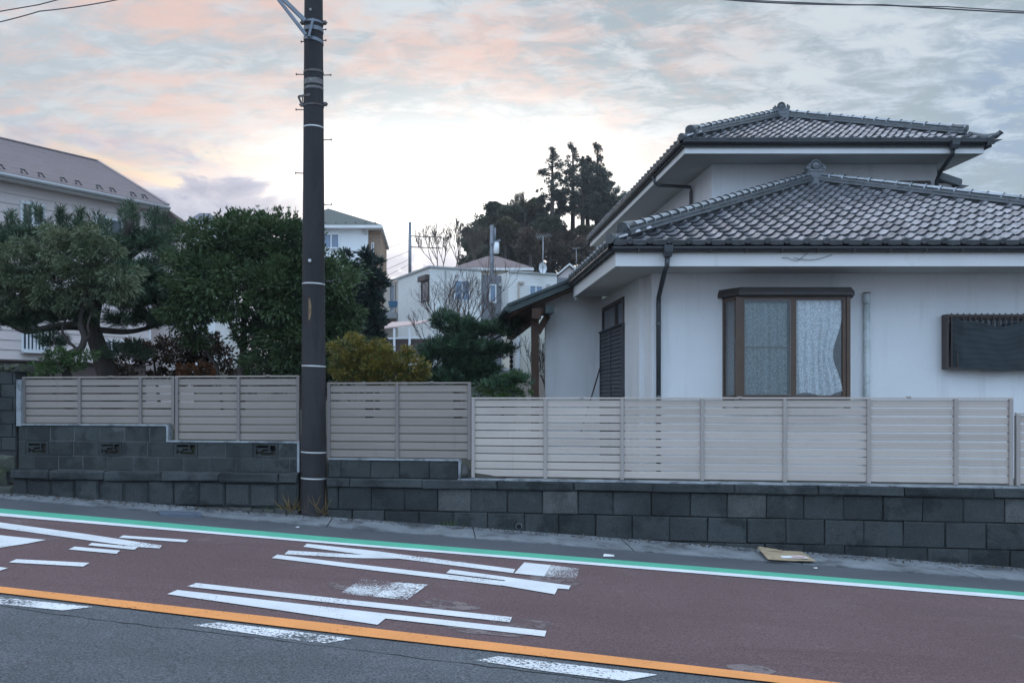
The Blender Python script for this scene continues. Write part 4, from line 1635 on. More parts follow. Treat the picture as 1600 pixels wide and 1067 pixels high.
# small lean-to roofed bay on the right side of the upper storey
bb('side_bay', 'wall', (W1 + .001, 10.98, 19.05, 20.6, 5.0, 6.32))
mb = MB()
mb.prism([(W1 + .01, 6.50), (11.10, 6.24), (11.13, 6.30), (11.13, 6.38), (W1 + .01, 6.64)], 18.92, 20.8)
mb.prism([(10.98, 6.12), (11.12, 6.20), (11.30, 6.25), (11.10, 6.28)], 18.95, 20.8)
mb.build('side_bay_roof', M['ridge'], house)

# ------------------------------------------------------------------ bay window
bay = bb('bay_window', 'bronze', (4.62, 6.25, 13.53, 13.59, 1.66, 1.744))
YB = 13.55
poly_o = [(4.47, YW - .001), (4.60, YB - .03), (6.265, YB - .03), (6.40, YW - .001)]
mb = MB()
hood_lo = [(4.38, YW - .002), (4.56, YB - .10), (6.30, YB - .10), (6.47, YW - .002)]
hood_hi = [(4.40, YW - .002), (4.60, YB - .06), (6.26, YB - .06), (6.45, YW - .002)]
mb.hexa([(x, y, 3.305) for x, y in hood_lo], [(x, y, 3.350) for x, y in hood_lo])
mb.hexa([(x, y, 3.352) for x, y in hood_lo], [(x, y, 3.425) for x, y in hood_hi])
ins = [(4.45, YW - .002), (4.59, YB - .05), (6.275, YB - .05), (6.42, YW - .002)]
mb.hexa([(x, y, 3.287) for x, y in ins], [(x, y, 3.303) for x, y in ins])
mb.build('hood', M['hood'], bay)
fx = lambda x, y=YB: (x - PX) / FPX * y
zb0, zb1 = 1.745, 3.285
mb = MB()
x0, x1, x2, x3, x4, x5 = fx(1149), fx(1161.5), fx(1234.5), fx(1243.5), fx(1316), fx(1327)
mb.box(x0, x0 + .045, YB - .04, YB + .06, zb0 - .15, zb1)
mb.box(x0 + .048, x1, YB - .02, YB + .05, zb0, zb1)
mb.box(x4, x4 + .05, YB - .02, YB + .05, zb0, zb1)
mb.box(x4 + .053, x5, YB - .04, YB + .06, zb0 - .15, zb1)
mb.box(x1, x4, YB - .02, YB + .05, zb1 - .045, zb1 - .002)
mb.box(x1, x4, YB - .02, YB + .05, zb0 + .002, zb0 + .05)
mb.box(x2, x3, YB - .015, YB + .035, zb0 + .05, zb1 - .045)
# angled side frames
for (xa, ya, xb, yb) in ((4.475, YW - .01, x0 - .003, YB + .02), (6.395, YW - .01, x5 + .003, YB + .02)):
    mb.bar((xa, ya, zb0 - .15), (xa, ya, zb1), .04, .04)
    mb.bar((xa, ya, zb1 - .025), (xb, yb, zb1 - .025), .035, .05)
    mb.bar((xa, ya, zb0 + .025), (xb, yb, zb0 + .025), .035, .05)
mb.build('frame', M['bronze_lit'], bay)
mb = MB()
mb.box(x1 - .0, x1 + .016, YB - .032, YB - .022, zb0 + .05, zb1 - .045)
mb.box(x2 - .018, x2 - .002, YB - .032, YB - .022, zb0 + .05, zb1 - .045)
mb.box(x1 + .016, x2 - .018, YB - .032, YB - .022, zb1 - .065, zb1 - .045)
mb.box(x1 + .016, x2 - .018, YB - .032, YB - .022, zb0 + .05, zb0 + .07)
zmid = EYE + (PY - 542.5) / FPX * YB
mb.box(x1 + .016, x2 - .018, YB - .032, YB - .022, zmid - .009, zmid + .009)
mb.build('screen_frame', mat('screen_frame', (.16, .15, .145), .5, .1), bay)
MB().box(x1 + .016, x2 - .018, YB - .028, YB - .026, zb0 + .07, zb1 - .065).build('insect_screen', M['glass_dim'], bay)
MB().box(x1, x2, YB + .018, YB + .022, zb0 + .05, zb1 - .045).build('pane', M['glass'], bay)
MB().box(x3, x4, YB + .004, YB + .008, zb0 + .05, zb1 - .045).build('pane', M['glass'], bay)
for (xa, ya, xb, yb) in ((4.475, YW - .02, x0 - .003, YB + .03), (6.395, YW - .02, x5 + .003, YB + .03)):
    mb = MB()
    mb.bar((xa, ya, (zb0 + zb1) / 2), (xb, yb, (zb0 + zb1) / 2), .004, zb1 - zb0 - .1)
    mb.build('pane', M['glass'], bay)
# lace curtains: pleated sheets with a small woven flower pattern
lace = bpy.data.materials.new('lace_curtain')
lace.use_nodes = True
g = NG(lace.node_tree)
geo = g.n.new('ShaderNodeNewGeometry')
vor = g.n.new('ShaderNodeTexVoronoi')
vor.inputs['Scale'].default_value = 46
g.l.new(g.scale(geo.outputs['Position'], (1, .3, .7)), vor.inputs['Vector'])
nz = g.noise(geo.outputs['Position'], 60, 4, .6)
pat = g.step(g.m('ADD', vor.outputs['Distance'], g.m('MULTIPLY', g.m('SUBTRACT', nz, .5), .6)), .52, .30)
col = g.mix(pat, (.70, .73, .74), (.92, .95, .96))
bs = g.n['Principled BSDF']
g.l.new(col, bs.inputs['Base Color'])
bs.inputs['Roughness'].default_value = .95
tr = g.n.new('ShaderNodeBsdfTransparent')
mx = g.n.new('ShaderNodeMixShader')
g.l.new(g.lin(pat, 0, 1, .88, .98), mx.inputs[0])
g.l.new(tr.outputs[0], mx.inputs[1])
g.l.new(bs.outputs[0], mx.inputs[2])
g.l.new(mx.outputs[0], g.n['Material Output'].inputs[0])


def curtain(path, ztop, zbot, seed, amp=.022, waves=9, cut=None):
    """path: list of (x, y); zbot(t), cut(t, v) shift the lower edge"""
    rnd = random.Random(seed)
    nu, nv = 90, 26
    P0 = [Vector((x, y, 0)) for x, y in path]
    L = [0]
    for a, b in zip(P0, P0[1:]):
        L.append(L[-1] + (b - a).length)
    ph = [rnd.uniform(0, 6.28) for _ in range(4)]
    V, F = [], []
    for j in range(nv + 1):
        v = j / nv
        for i in range(nu + 1):
            t = i / nu
            s = t * L[-1]
            k = 0
            while k < len(L) - 2 and s > L[k + 1]:
                k += 1
            p = P0[k].lerp(P0[k + 1], (s - L[k]) / (L[k + 1] - L[k]))
            d = (P0[k + 1] - P0[k]).normalized()
            nrm = Vector((d.y, -d.x, 0))
            w = math.sin(t * waves * 6.28 + ph[0] + .6 * math.sin(t * 9 + ph[1]) + .5 * v) + .4 * math.sin(t * waves * 13.1 + ph[2])
            p = p + nrm * amp * w * (.55 + .45 * v)
            zb = zbot(t)
            z = ztop + (zb - ztop) * v
            if cut:
                dx, dy, dz = cut(t, v)
                p = p + Vector((dx, dy, 0))
                z += dz
            V.append((p.x, p.y, z))
    for j in range(nv):
        for i in range(nu):
            a = j * (nu + 1) + i
            F.append((a, a + 1, a + nu + 2, a + nu + 1))
    me = np_mesh('curtain', V, F, lace)
    me.polygons.foreach_set('use_smooth', [True] * len(F))
    o = bpy.data.objects.new('curtain', me)
    return link(o, bay)


curtain([(4.53, YW - .04), (4.70, YB + .12)], 3.28, lambda t: 1.80, 3, .014, 3)
curtain([(x1 - .02, YB + .075), (x2 + .03, YB + .075)], 3.19, lambda t: 1.70, 5, .036, 6)
curtain([(x3 - .04, YB + .06), (x4 + .01, YB + .06)], 3.27, lambda t: 1.79 + .05 * t, 7, .036, 6,
        cut=lambda t, v: (-.30 * max(0, t - .45) ** 1.2 * math.exp(-((v - .60) / .24) ** 2) + .07 * max(0, v - .7) * (1 - t), -.02 * t * v, .035 * math.sin(t * 7) * v * v))

# vent pipe on the front wall
pxx = (1354.5 - PX) / FPX * 13.84
mb = MB()
mb.tube([(pxx, 13.84, .6), (pxx, 13.84, 3.36)], .047, 16)
o = mb.build('vent_pipe', M['pvc'], house)
mb = MB(); mb.tube([(pxx, 13.84, 3.20), (pxx, 13.84, 3.37)], .053, 16); mb.build('pipe_socket', M['pvc'], o)
mb = MB(); mb.tube([(pxx, 13.84, 3.371), (pxx, 13.84, 3.385)], .056, 16); mb.build('pipe_cap', M['steel_dark'], o)

# window with grille and a shade net hung over it
gw = bb('grille_window', 'bronze', (RX0, RX1, YW - .03, YW + .05, RZ0, RZ0 + .05), (RX0, RX1, YW - .03, YW + .05, RZ1 - .05, RZ1), (RX0, RX0 + .05, YW - .03, YW + .05, RZ0 + .05, RZ1 - .05), (RX1 - .05, RX1, YW - .03, YW + .05, RZ0 + .05, RZ1 - .05))
MB().box(RX0 + .05, RX1 - .05, YW + .02, YW + .026, RZ0 + .05, RZ1 - .05).build('pane', M['pane'], gw)
GYF = YW - .17
mb = MB()
mb.box(RX0 - .02, RX0 + .01, GYF, YW - .031, RZ0 - .02, RZ1 + .02)
mb.box(RX0 + .01, RX1, GYF, GYF + .03, RZ0 - .02, RZ0 + .01)
mb.box(RX0 + .01, RX1, GYF, GYF + .03, RZ1 - .012, RZ1 + .018)
mb.build('grille_frame', M['bronze'], gw)
for k in range(17):
    x = RX0 + .06 + k * .092
    if x < RX1 - .03:
        MB().box(x - .009, x + .009, GYF + .004, GYF + .022, RZ0 + .012, RZ1 + .035).build('grille_bar', M['bronze'], gw)
# net: sagging cloth tied at the corner, with woven dark stripes
nu, nv = 60, 66
V, F, MI = [], [], []
for j in range(nv + 1):
    v = j / nv
    for i in range(nu + 1):
        t = i / nu
        x = RX0 + .06 + t * 1.75
        sag = .13 * math.sin(min(1, t * 1.25) * math.pi) + .02 * math.sin(t * 16 + 1)
        ztop = RZ1 + .0 - sag * .95 - .03 * (t > .05)
        zbot = RZ0 + .0 - .045 * math.sin(t * 2.8) - .012 * math.sin(t * 19) + .05 * max(0, t - .7)
        z = ztop + (zbot - ztop) * v + .012 * math.sin(t * 9 + v * 5) * math.sin(v * 3.14)
        y = GYF - .025 - .05 * math.sin(v * math.pi) * (.4 + .6 * t) - .012 * math.sin(v * 5 + t * 4) - .020 * math.sin(t * 11 + v * 6 + math.sin(v * 4)) - .006 * math.sin(t * 31 - v * 11)
        if t < .08:
            y += (.08 - t) * 1.0
        V.append((x, y, z))
for j in range(nv):
    for i in range(nu):
        a = j * (nu + 1) + i
        F.append((a, a + nu + 1, a + nu + 2, a + 1))
        MI.append(1 if j % 8 == 3 else 0)
me = np_mesh('shade_net', V, F, [M['net'], M['net_stripe']], MI)
me.polygons.foreach_set('use_smooth', [True] * len(F))
o = link(bpy.data.objects.new('shade_net', me))
tag(o, 'dark striped shade net hanging loosely over the barred window at right', 'shade net')

# thin loose cable drooping on the fascia
for (x0_, x1_, dz) in ((1222, 1262, .02), (1240, 1300, .0)):
    a, b = P(x0_, 403, 13.04), P(x1_, 398, 13.04)
    mb = MB()
    mb.tube([a.lerp(b, k / 8) + Vector((0, 0, -.05 * math.sin(k / 8 * math.pi) + dz * math.sin(k))) for k in range(9)], .004, 4)
    mb.build('loose_cable', M['wire'], house)
# a stick leaning on the wing wall
a, b = P(923, 624, 17.1), P(942, 560, 17.55)
mb = MB(); mb.tube([a + (a - b).normalized() * .8, b], .013, 6)
o = mb.build('pole_stick', M['bronze'])
o.name = 'leaning_stick'
tag(o, 'thin dark stick leaning against the white wing wall beside the storm shutter', 'stick')

# ------------------------------------------------------------------ neighbouring buildings
def frame_at(o, d):
    """frame with x along horizontal direction d, y away from us, origin o"""
    d = Vector((d[0], d[1], 0)).normalized()
    n = Vector((-d.y, d.x, 0))
    if n.y < 0:
        n = -n
    return Matrix(((d.x, n.x, 0, o[0]), (d.y, n.y, 0, o[1]), (0, 0, 1, o[2]), (0, 0, 0, 1)))


def on_plane(px, py, o, d):
    """pixel -> (s, z) on the vertical plane through o along d"""
    d = Vector((d[0], d[1], 0)).normalized()
    u = (px - PX) / FPX
    # (o + s d).x = u (o + s d).y
    s = (u * o[1] - o[0]) / (d.x - u * d.y)
    Y = o[1] + s * d.y
    return s, EYE + (PY - py) / FPX * Y


def window(parent, Mf, s0, s1, z0, z1, frame='white_frame', pane='pane', proud=.05, w=.06, mull=1, name='window', bars=0):
    mb = MB()
    mb.box(s0, s1, -proud, .02, z0, z0 + w, 0, Mf)
    mb.box(s0, s1, -proud, .02, z1 - w, z1, 0, Mf)
    mb.box(s0, s0 + w, -proud, .02, z0 + w, z1 - w, 0, Mf)
    mb.box(s1 - w, s1, -proud, .02, z0 + w, z1 - w, 0, Mf)
    for k in range(1, mull + 1):
        s = s0 + (s1 - s0) * k / (mull + 1)
        mb.box(s - w * .45, s + w * .45, -proud * .8, .02, z0 + w, z1 - w, 0, Mf)
    o = mb.build(name, M[frame], parent)
    MB().box(s0 + w * .8, s1 - w * .8, -.015, .01, z0 + w * .8, z1 - w * .8, 0, Mf).build('pane', M[pane], o)
    if bars:
        mb = MB()
        for k in range(bars):
            s = s0 + .08 + (s1 - s0 - .16) * k / (bars - 1)
            mb.box(s - .022, s + .022, -.20, -.17, z0 + .02, z1 - .02, 0, Mf)
        mb.box(s0 - .02, s1 + .02, -.22, -.052, z0 - .06, z0 + .0, 0, Mf)
        mb.box(s0 - .02, s1 + .02, -.21, -.16, z1 - .06, z1, 0, Mf)
        mb.build('window_bars', M['white_frame'], o)
    return o


# --- beige sided house at upper left
LO = Vector((-680 / FPX * 26, 26.0, 0))
LD = Vector((.76, 1, 0)).normalized()
lh = empty('sided_house', (LO.x, LO.y, 2.5), 'beige house with lap siding and brown shingle roof at upper left', 'house')
Ml = frame_at(LO, LD)
sE = on_plane(262, 310, LO, LD)[0]
sWall = on_plane(247, 320, LO, LD)[0]
zE = EYE + 366 / FPX * 26 - .18
zb = on_plane(60, 562, LO, LD)[1]
NEAR = -7.0
WB = .42                                            # wall set back under the eave
mb = MB()
mb.box(NEAR, sWall, WB + .03, WB + .3, zb, zE - .05, 0, Ml)
mb.box(sWall - .27, sWall, WB + .3, 7.5, zb, zE - .05, 0, Ml)
mb.build('wall', M['siding'], lh)
wins = [on_plane(33, 345, LO, LD)[0], on_plane(53, 345, LO, LD)[0]]
zz = zb
while zz < zE - .1:
    h = .29
    mb = MB()
    z1 = min(zz + h, zE - .06)
    V = [(NEAR, WB - .004, zz), (sWall - .05, WB - .004, zz), (sWall - .05, WB + .022, z1), (NEAR, WB + .022, z1), (NEAR, WB + .03, zz), (sWall - .05, WB + .03, zz)]
    mb.add([Ml @ Vector(v) for v in V], [(0, 1, 2, 3), (0, 4, 5, 1)])
    mb.build('siding_board', M['siding'], lh)
    zz += h
mb = MB(); mb.box(sWall - .06, sWall + .01, WB - .012, WB + .05, zb, zE - .07, 0, Ml); mb.build('corner_trim', M['white_frame'], lh)
mb = MB(); mb.box(NEAR, sWall - .1, WB + .12, WB + .4, -.2, zb - .02, 0, Ml); mb.box(NEAR, sWall + .01, WB - .03, WB + .02, zb - .05, zb, 0, Ml); mb.build('base_wall', M['siding_dark'], lh)
OW = LO + Vector((-LD.y, LD.x, 0)) * WB
Mw = frame_at(OW, LD)


def lwin(x0, y0, x1, y1, **k):
    s0, za = on_plane(x0, y0, OW, LD)
    s1, _ = on_plane(x1, y0, OW, LD)
    zb_ = on_plane(x0, y1, OW, LD)[1]
    return window(lh, Mw, s0, s1, min(za, zb_), max(za, zb_), **k)


lwin(31, 313, 70, 352, mull=1, w=.09)
lwin(148, 336, 192, 368, mull=1, w=.08)
lwin(33, 510, 74, 548, mull=1, w=.06, bars=7)
lwin(150, 530, 196, 552, mull=1, w=.06)
# roof: eave along the wall, ridge parallel, hipped end; solved so that its corner falls where the photograph shows it
pit = .42
best = None
for i in range(10, 90):
    D = i * .1
    for j in range(-20, 80):
        sg = sE - j * .1
        p = Ml @ Vector((sg, D, zE + pit * D))
        x, y = PX + FPX * p.x / p.y, PY - FPX * (p.z - EYE) / p.y
        e = (x - 155) ** 2 + (y - 249) ** 2
        if best is None or e < best[0]:
            best = (e, D, sg)
_, RD, RS = best
fr = lambda s, y, z: Ml @ Vector((s, y, z))
mb = MB()
e0, e1 = (NEAR, -.02, zE), (sE, -.02, zE)
r0, r1 = (NEAR, RD, zE + pit * RD), (RS, RD, zE + pit * RD)
b0, b1 = (NEAR, 2 * RD, zE), (sE, 2 * RD, zE)
top = [fr(*p) for p in (e0, e1, r1, r0, b1, b0)]
bot = [v - Vector((0, 0, .14)) for v in top]
mb.add(top + bot, [(0, 1, 2, 3), (1, 4, 2), (3, 2, 4, 5), (6, 9, 8, 7), (7, 8, 10), (9, 11, 10, 8), (0, 6, 7, 1), (1, 7, 10, 4), (0, 3, 9, 6), (3, 5, 11, 9)])
lroof = mb.build('roof', M['shingle'], lh)
# shingle courses, each a thin proud strip
n = int(RD / .155)
for k in range(n):
    ya, yb = -.04 + k * RD / n, -.04 + (k + 1) * RD / n + .02
    end = lambda y: sE + (RS - sE) * max(0, y) / RD
    mb = MB()
    V = [(NEAR, ya, zE + pit * ya + .022), (end(ya) + .01, ya, zE + pit * ya + .022), (end(yb), yb, zE + pit * yb + .006), (NEAR, yb, zE + pit * yb + .006),
         (NEAR, ya, zE + pit * ya + .002), (end(ya) + .01, ya, zE + pit * ya + .002)]
    mb.add([fr(*v) for v in V], [(0, 1, 2, 3), (0, 4, 5, 1)])
    mb.build('shingle_course', M['shingle'], lroof)
mb = MB()
mb.bar(fr(NEAR, RD, zE + pit * RD + .03), fr(RS, RD, zE + pit * RD + .03), .16, .05)
mb.bar(fr(RS, RD, zE + pit * RD + .03), fr(sE, -.02, zE + .03), .12, .05)
mb.build('ridge_cap', M['shingle'], lroof)
# snow guards
for x, y in ((-2, 240), (34, 251), (61, 255), (96, 266), (119, 269), (152, 277), (173, 282), (205, 290), (223, 293)):
    u = (x - PX) / FPX
    yy = .42
    o2 = LO + Vector((-LD.y, LD.x, 0)) * yy
    s = on_plane(x, y, o2, LD)[0]
    z = zE + pit * yy + .02
    mb = MB()
    mb.bar(fr(s - .06, yy - .12, z - .03), fr(s - .02, yy, z + .10), .05, .03)
    mb.bar(fr(s - .04, yy, z + .10), fr(s + .10, yy, z + .10), .05, .03)
    mb.bar(fr(s + .12, yy - .12, z - .03), fr(s + .08, yy, z + .10), .05, .03)
    mb.build('snow_guard', M['gutter_black'], lroof)
mb = MB()
mb.tube([fr(NEAR, -.08, zE - .10), fr(sE + .02, -.08, zE - .10)], .065, 10)
mb.build('gutter', mat('pale_gutter', (.42, .43, .45), .5, .08), lh)
mb = MB(); mb.box(NEAR, sE, -.01, .02, zE - .19, zE - .145, 0, Ml); mb.box(NEAR, sE, .02, WB, zE - .165, zE - .15, 0, Ml); mb.build('fascia', M['trim'], lh)
# lower dark roof just past its corner
c = P(262, 330, 31.5)
mb = MB()
mb.prism([(c.x - .9, c.z + .25), (c.x - .1, c.z + .15), (c.x + .48, c.z - .38), (c.x + .48, c.z - .48), (c.x - .9, c.z - .48)], 31.3, 34, 'y')
mb.build('lower_roof', M['siding_dark'], lh)
mb = MB(); mb.box(c.x - .9, c.x + .25, 31.6, 34, 1.5, c.z - .482); mb.build('lower_wall', M['siding'], lh)

# --- grey hipped roof far behind
bq = P(310, 358, 48)
gh = empty('grey_roof_house', (bq.x, 48, 4), 'small grey hipped roof seen far behind the round evergreen tree', 'house')


def hip_house(root, cx, y0, y1, x0, x1, ze, zr_, z0, wallm, roofm, over=.5, ridge_half=None):
    """box with a hipped roof; roof as a closed solid"""
    mb = MB(); mb.box(x0, x1, y0, y1, z0, ze - .02); mb.build('wall', M[wallm], root)
    a = [(x0 - over, y0 - over), (x1 + over, y0 - over), (x1 + over, y1 + over), (x0 - over, y1 + over)]
    rh = ridge_half if ridge_half is not None else 0.01
    ym = (y0 + y1) / 2
    t = [(cx - rh, ym - rh, zr_), (cx + rh, ym - rh, zr_), (cx + rh, ym + rh, zr_), (cx - rh, ym + rh, zr_)]
    mb = MB(); mb.hexa([(x, y, ze) for x, y in a], t); r_ = mb.build('roof', M[roofm], root)
    mb = MB(); mb.hexa([(x, y, ze - .16) for x, y in a], [(x, y, ze - .003) for x, y in a]); mb.build('eave_board', M['trim'], root)
    return r_


e0, e1 = P(272, 357, 48), P(345, 357, 48)
hip_house(gh, P(315, 338, 50).x, 48, 54, e0.x + .4, e1.x - .3, e0.z, P(316, 335, 51).z, 2, 'white_house', 'shingle_grey', .3, .3)

# --- three storey white house with tan cladding, behind the pole
Yt = 55.0
th = empty('tall_house', (P(535, 400, Yt).x, Yt, 3), 'tall white house with green hipped roof and tan brick clad corner behind the pole', 'house')
x0, x1, xb = P(468, 0, Yt).x, P(575, 0, Yt).x, P(597, 0, Yt).x
ze = P(0, 354, Yt).z
mb = MB(); mb.box(x0, x1, Yt, Yt + 7, 3, ze - .18); mb.build('wall', M['white_house'], th)
mb = MB(); mb.box(x1 + .003, xb - .1, Yt + .25, Yt + 7, 3, ze - .18); mb.box(x0 - .5, x0 - .003, Yt + .25, Yt + 7, 3, ze - .18); mb.build('clad_wall', M['brick_tan'], th)
ap = P(513, 326, Yt + 3.2)
mb = MB()
a = [(x0 - .65, Yt - .5), (xb + .05, Yt - .5), (xb + .05, Yt + 7.5), (x0 - .65, Yt + 7.5)]
mb.hexa([(x, y, ze) for x, y in a], [(ap.x - .02, Yt + 3.2, ap.z), (ap.x + .02, Yt + 3.2, ap.z), (ap.x + .02, Yt + 4.2, ap.z), (ap.x - .02, Yt + 4.2, ap.z)])
tr_ = mb.build('roof', M['shingle_green'], th)
for k in range(9):
    t = (k + .5) / 9
    s = MB()
    x = x0 - .5 + (xb + .4 - x0) * t
    s.box(x - .06, x + .06, Yt - .1, Yt - .02, ze + .06, ze + .24)
    s.build('snow_guard', M['gutter_black'], tr_)
mb = MB(); mb.hexa([(x, y, ze - .18) for x, y in a], [(x, y, ze - .004) for x, y in a]); mb.build('eave_board', M['trim'], th)
MF = frame_at(Vector((0, Yt, 0)), (1, 0, 0))
window(th, MF, P(504, 0, Yt).x, P(531, 0, Yt).x, P(0, 389, Yt).z, P(0, 365, Yt).z, pane='pane_blue', w=.09, proud=.1)
window(th, frame_at(Vector((0, Yt + .25, 0)), (1, 0, 0)), P(580, 0, Yt).x, P(584, 0, Yt).x, P(0, 400, Yt).z, P(0, 378, Yt).z, w=.05, mull=0)
c = P(570, 363, Yt)
mb = MB(); mb.tube([(c.x, Yt - .02, c.z), (c.x, Yt - .14, c.z)], .14, 12); mb.build('wall_vent', M['railing'], th)

# --- white tiled flat-roofed house in the middle distance
CO = Vector((P(672, 0, 45).x, 45.0, 0))
DF = Vector((2.36, 1, 0)).normalized()
DL = Vector((-.405, 1, 0)).normalized()
zt = P(0, 418, 45).z
bh = empty('flat_roof_house', (CO.x, CO.y, 3.5), 'white tiled flat roofed house in the middle distance below the wooded hill', 'house')
brick = bpy.data.materials.new('white_facing_tile')
brick.use_nodes = True
g = NG(brick.node_tree)
geo = g.n.new('ShaderNodeNewGeometry')
bt = g.n.new('ShaderNodeTexBrick')
xw, yw, zw = g.sep(geo.outputs['Position'])
g.l.new(g.xyz(g.m('ADD', xw, g.m('MULTIPLY', yw, .8)), zw, 0), bt.inputs['Vector'])
bt.inputs['Color1'].default_value = (.83, .83, .80, 1)
bt.inputs['Color2'].default_value = (.77, .77, .74, 1)
bt.inputs['Mortar'].default_value = (.60, .60, .58, 1)
bt.inputs['Scale'].default_value = 1.0
bt.inputs['Brick Width'].default_value = .24
bt.inputs['Row Height'].default_value = .085
bt.inputs['Mortar Size'].default_value = .012
bn = g.noise(geo.outputs['Position'], .7, 4)
g.l.new(g.mix(1, bt.outputs[0], g.xyz(*[g.lin(bn, .3, .7, .9, 1.06)] * 3), 'MULTIPLY'), g.n['Principled BSDF'].inputs['Base Color'])
g.n['Principled BSDF'].inputs['Roughness'].default_value = .7
M['facing'] = brick
s1 = on_plane(752, 430, CO, DF)[0]
s2 = on_plane(790, 430, CO, DF)[0]
s3 = on_plane(865, 430, CO, DF)[0]
sl = on_plane(622, 440, CO, DL)[0]
sl2 = on_plane(597, 448, CO, DL)[0]
Mf, ML = frame_at(CO, DF), frame_at(CO, DL)
z00 = 2.0
pt = lambda s, y: (Mf @ Vector((s, y, 0)))
fl = [CO, CO + DF * s1, CO + DF * s1 + DL * 9, CO + DL * sl]
mb = MB(); mb.hexa([(p.x, p.y, z00) for p in fl], [(p.x, p.y, zt) for p in fl]); mb.build('wall', M['facing'], bh)
back = DL * .5
fl = [CO + DF * (s1 + .01) + back, CO + DF * (s2 - .01) + back, CO + DF * (s2 - .01) + DL * 9, CO + DF * (s1 + .01) + DL * 9]
mb = MB(); mb.hexa([(p.x, p.y, z00) for p in fl], [(p.x, p.y, zt - .12) for p in fl]); mb.build('recess_wall', mat('grey_tile_wall', (.20, .205, .22), .8, .08, 3), bh)
fw = -DL * .35
fl = [CO + DF * s2 + fw, CO + DF * s3 + fw, CO + DF * s3 + DL * 9, CO + DF * s2 + DL * 9]
mb = MB(); mb.hexa([(p.x, p.y, z00) for p in fl], [(p.x, p.y, zt - .05) for p in fl]); mb.build('wall', M['facing'], bh)
fl = [CO + DL * (sl + .01) + DF * .05, CO + DL * (sl + .01) + DF * 6, CO + DL * sl2 + DF * 6, CO + DL * sl2 + DF * .05]
mb = MB(); mb.hexa([(p.x, p.y, z00) for p in fl], [(p.x, p.y, zt - .03) for p in fl]); mb.build('wall', M['beige'], bh)
for pa, pb, ph in ((CO + Vector((0, 0, zt + .04)) - DF * .03, CO + DF * s1 + Vector((0, 0, zt + .04)), .09),
                   (CO + Vector((0, 0, zt + .045)) - DL * .03, CO + DL * sl2 + Vector((0, 0, zt + .045)), .10),
                   (CO + DF * s2 + fw + Vector((0, 0, zt - .01)), CO + DF * s3 + fw + Vector((0, 0, zt - .01)), .09)):
    MB().bar(pa, pb, .16, ph).build('parapet_cap', M['railing'], bh)



def bwin(o, d, Mx, x0, y0, x1, y1, **k):
    sA_, zA_ = on_plane(x0, y0, o, d)
    sB_, _ = on_plane(x1, y0, o, d)
    zB_ = on_plane(x0, y1, o, d)[1]
    if sA_ > sB_:
        sA_, sB_ = sB_, sA_
    return window(bh, Mx, sA_, sB_, zB_, zA_, **k)


def frame_out(o, d, outward):
    d = Vector((d.x, d.y, 0)).normalized()
    n = -Vector((outward.x, outward.y, 0)).normalized()
    return Matrix(((d.x, n.x, 0, o.x), (d.y, n.y, 0, o.y), (0, 0, 1, o.z), (0, 0, 0, 1)))


Fo = Vector((DF.y, -DF.x, 0))
Lo_ = Vector((-DL.y, DL.x, 0))
MfO, MlO = frame_out(CO, DF, Fo), frame_out(CO, DL, Lo_)
bwin(CO, DF, MfO, 709, 437, 734, 470, pane='pane_blue', w=.07)
bwin(CO, DL, MlO, 658, 441, 674, 472, frame='bronze', w=.08, mull=0) if False else None
sA_, zA_ = on_plane(659, 434, CO, DL)
sB_, _ = on_plane(670.5, 434, CO, DL)
o = window(bh, MlO, min(sA_, sB_), max(sA_, sB_), P(0, 473, 46).z, P(0, 441, 46).z, frame='bronze', w=.07, mull=0)
mb = MB(); mb.box(min(sA_, sB_) - .05, max(sA_, sB_) + .05, -.22, .0, P(0, 441, 46).z, P(0, 433, 46).z, 0, MlO); mb.build('shutter_box', M['bronze'], o)
OR = CO + back
bwin(OR, DF, frame_out(OR, DF, Fo), 764, 444, 775, 473, pane='pane_blue', w=.07, mull=0)
OB = CO + fw
bwin(OB, DF, frame_out(OB, DF, Fo), 826, 445, 848, 470, pane='pane_blue', w=.07)
for x in (696,):
    s, z = on_plane(x, 470, CO, DF)
    mb = MB(); mb.box(s - .03, s + .03, -.07, -.01, 2, zt - .1, 0, MfO); mb.build('downpipe', M['railing'], bh)
s, z = on_plane(810, 470, OB, DF)
Mo = frame_out(OB, DF, Fo)
mb = MB(); mb.box(s - .04, s + .04, -.09, -.01, 2, zt - .6, 0, Mo); mb.box(s - .02, s + .28, -.13, -.01, zt - .62, zt - .5, 0, Mo); mb.build('downpipe', mat('beige_pipe', (.50, .44, .38), .6, .05), bh)
for (ox, oy, oo, mm) in ((746, 439, CO, MfO), (856, 447, OB, Mo), (781, 445, OR, frame_out(OR, DF, Fo))):
    s, z = on_plane(ox, oy, oo, DF)
    mb = MB(); mb.box(s - .09, s + .09, -.12, -.0, z - .09, z + .09, 0, mm); mb.build('vent_cover', M['railing'], bh)
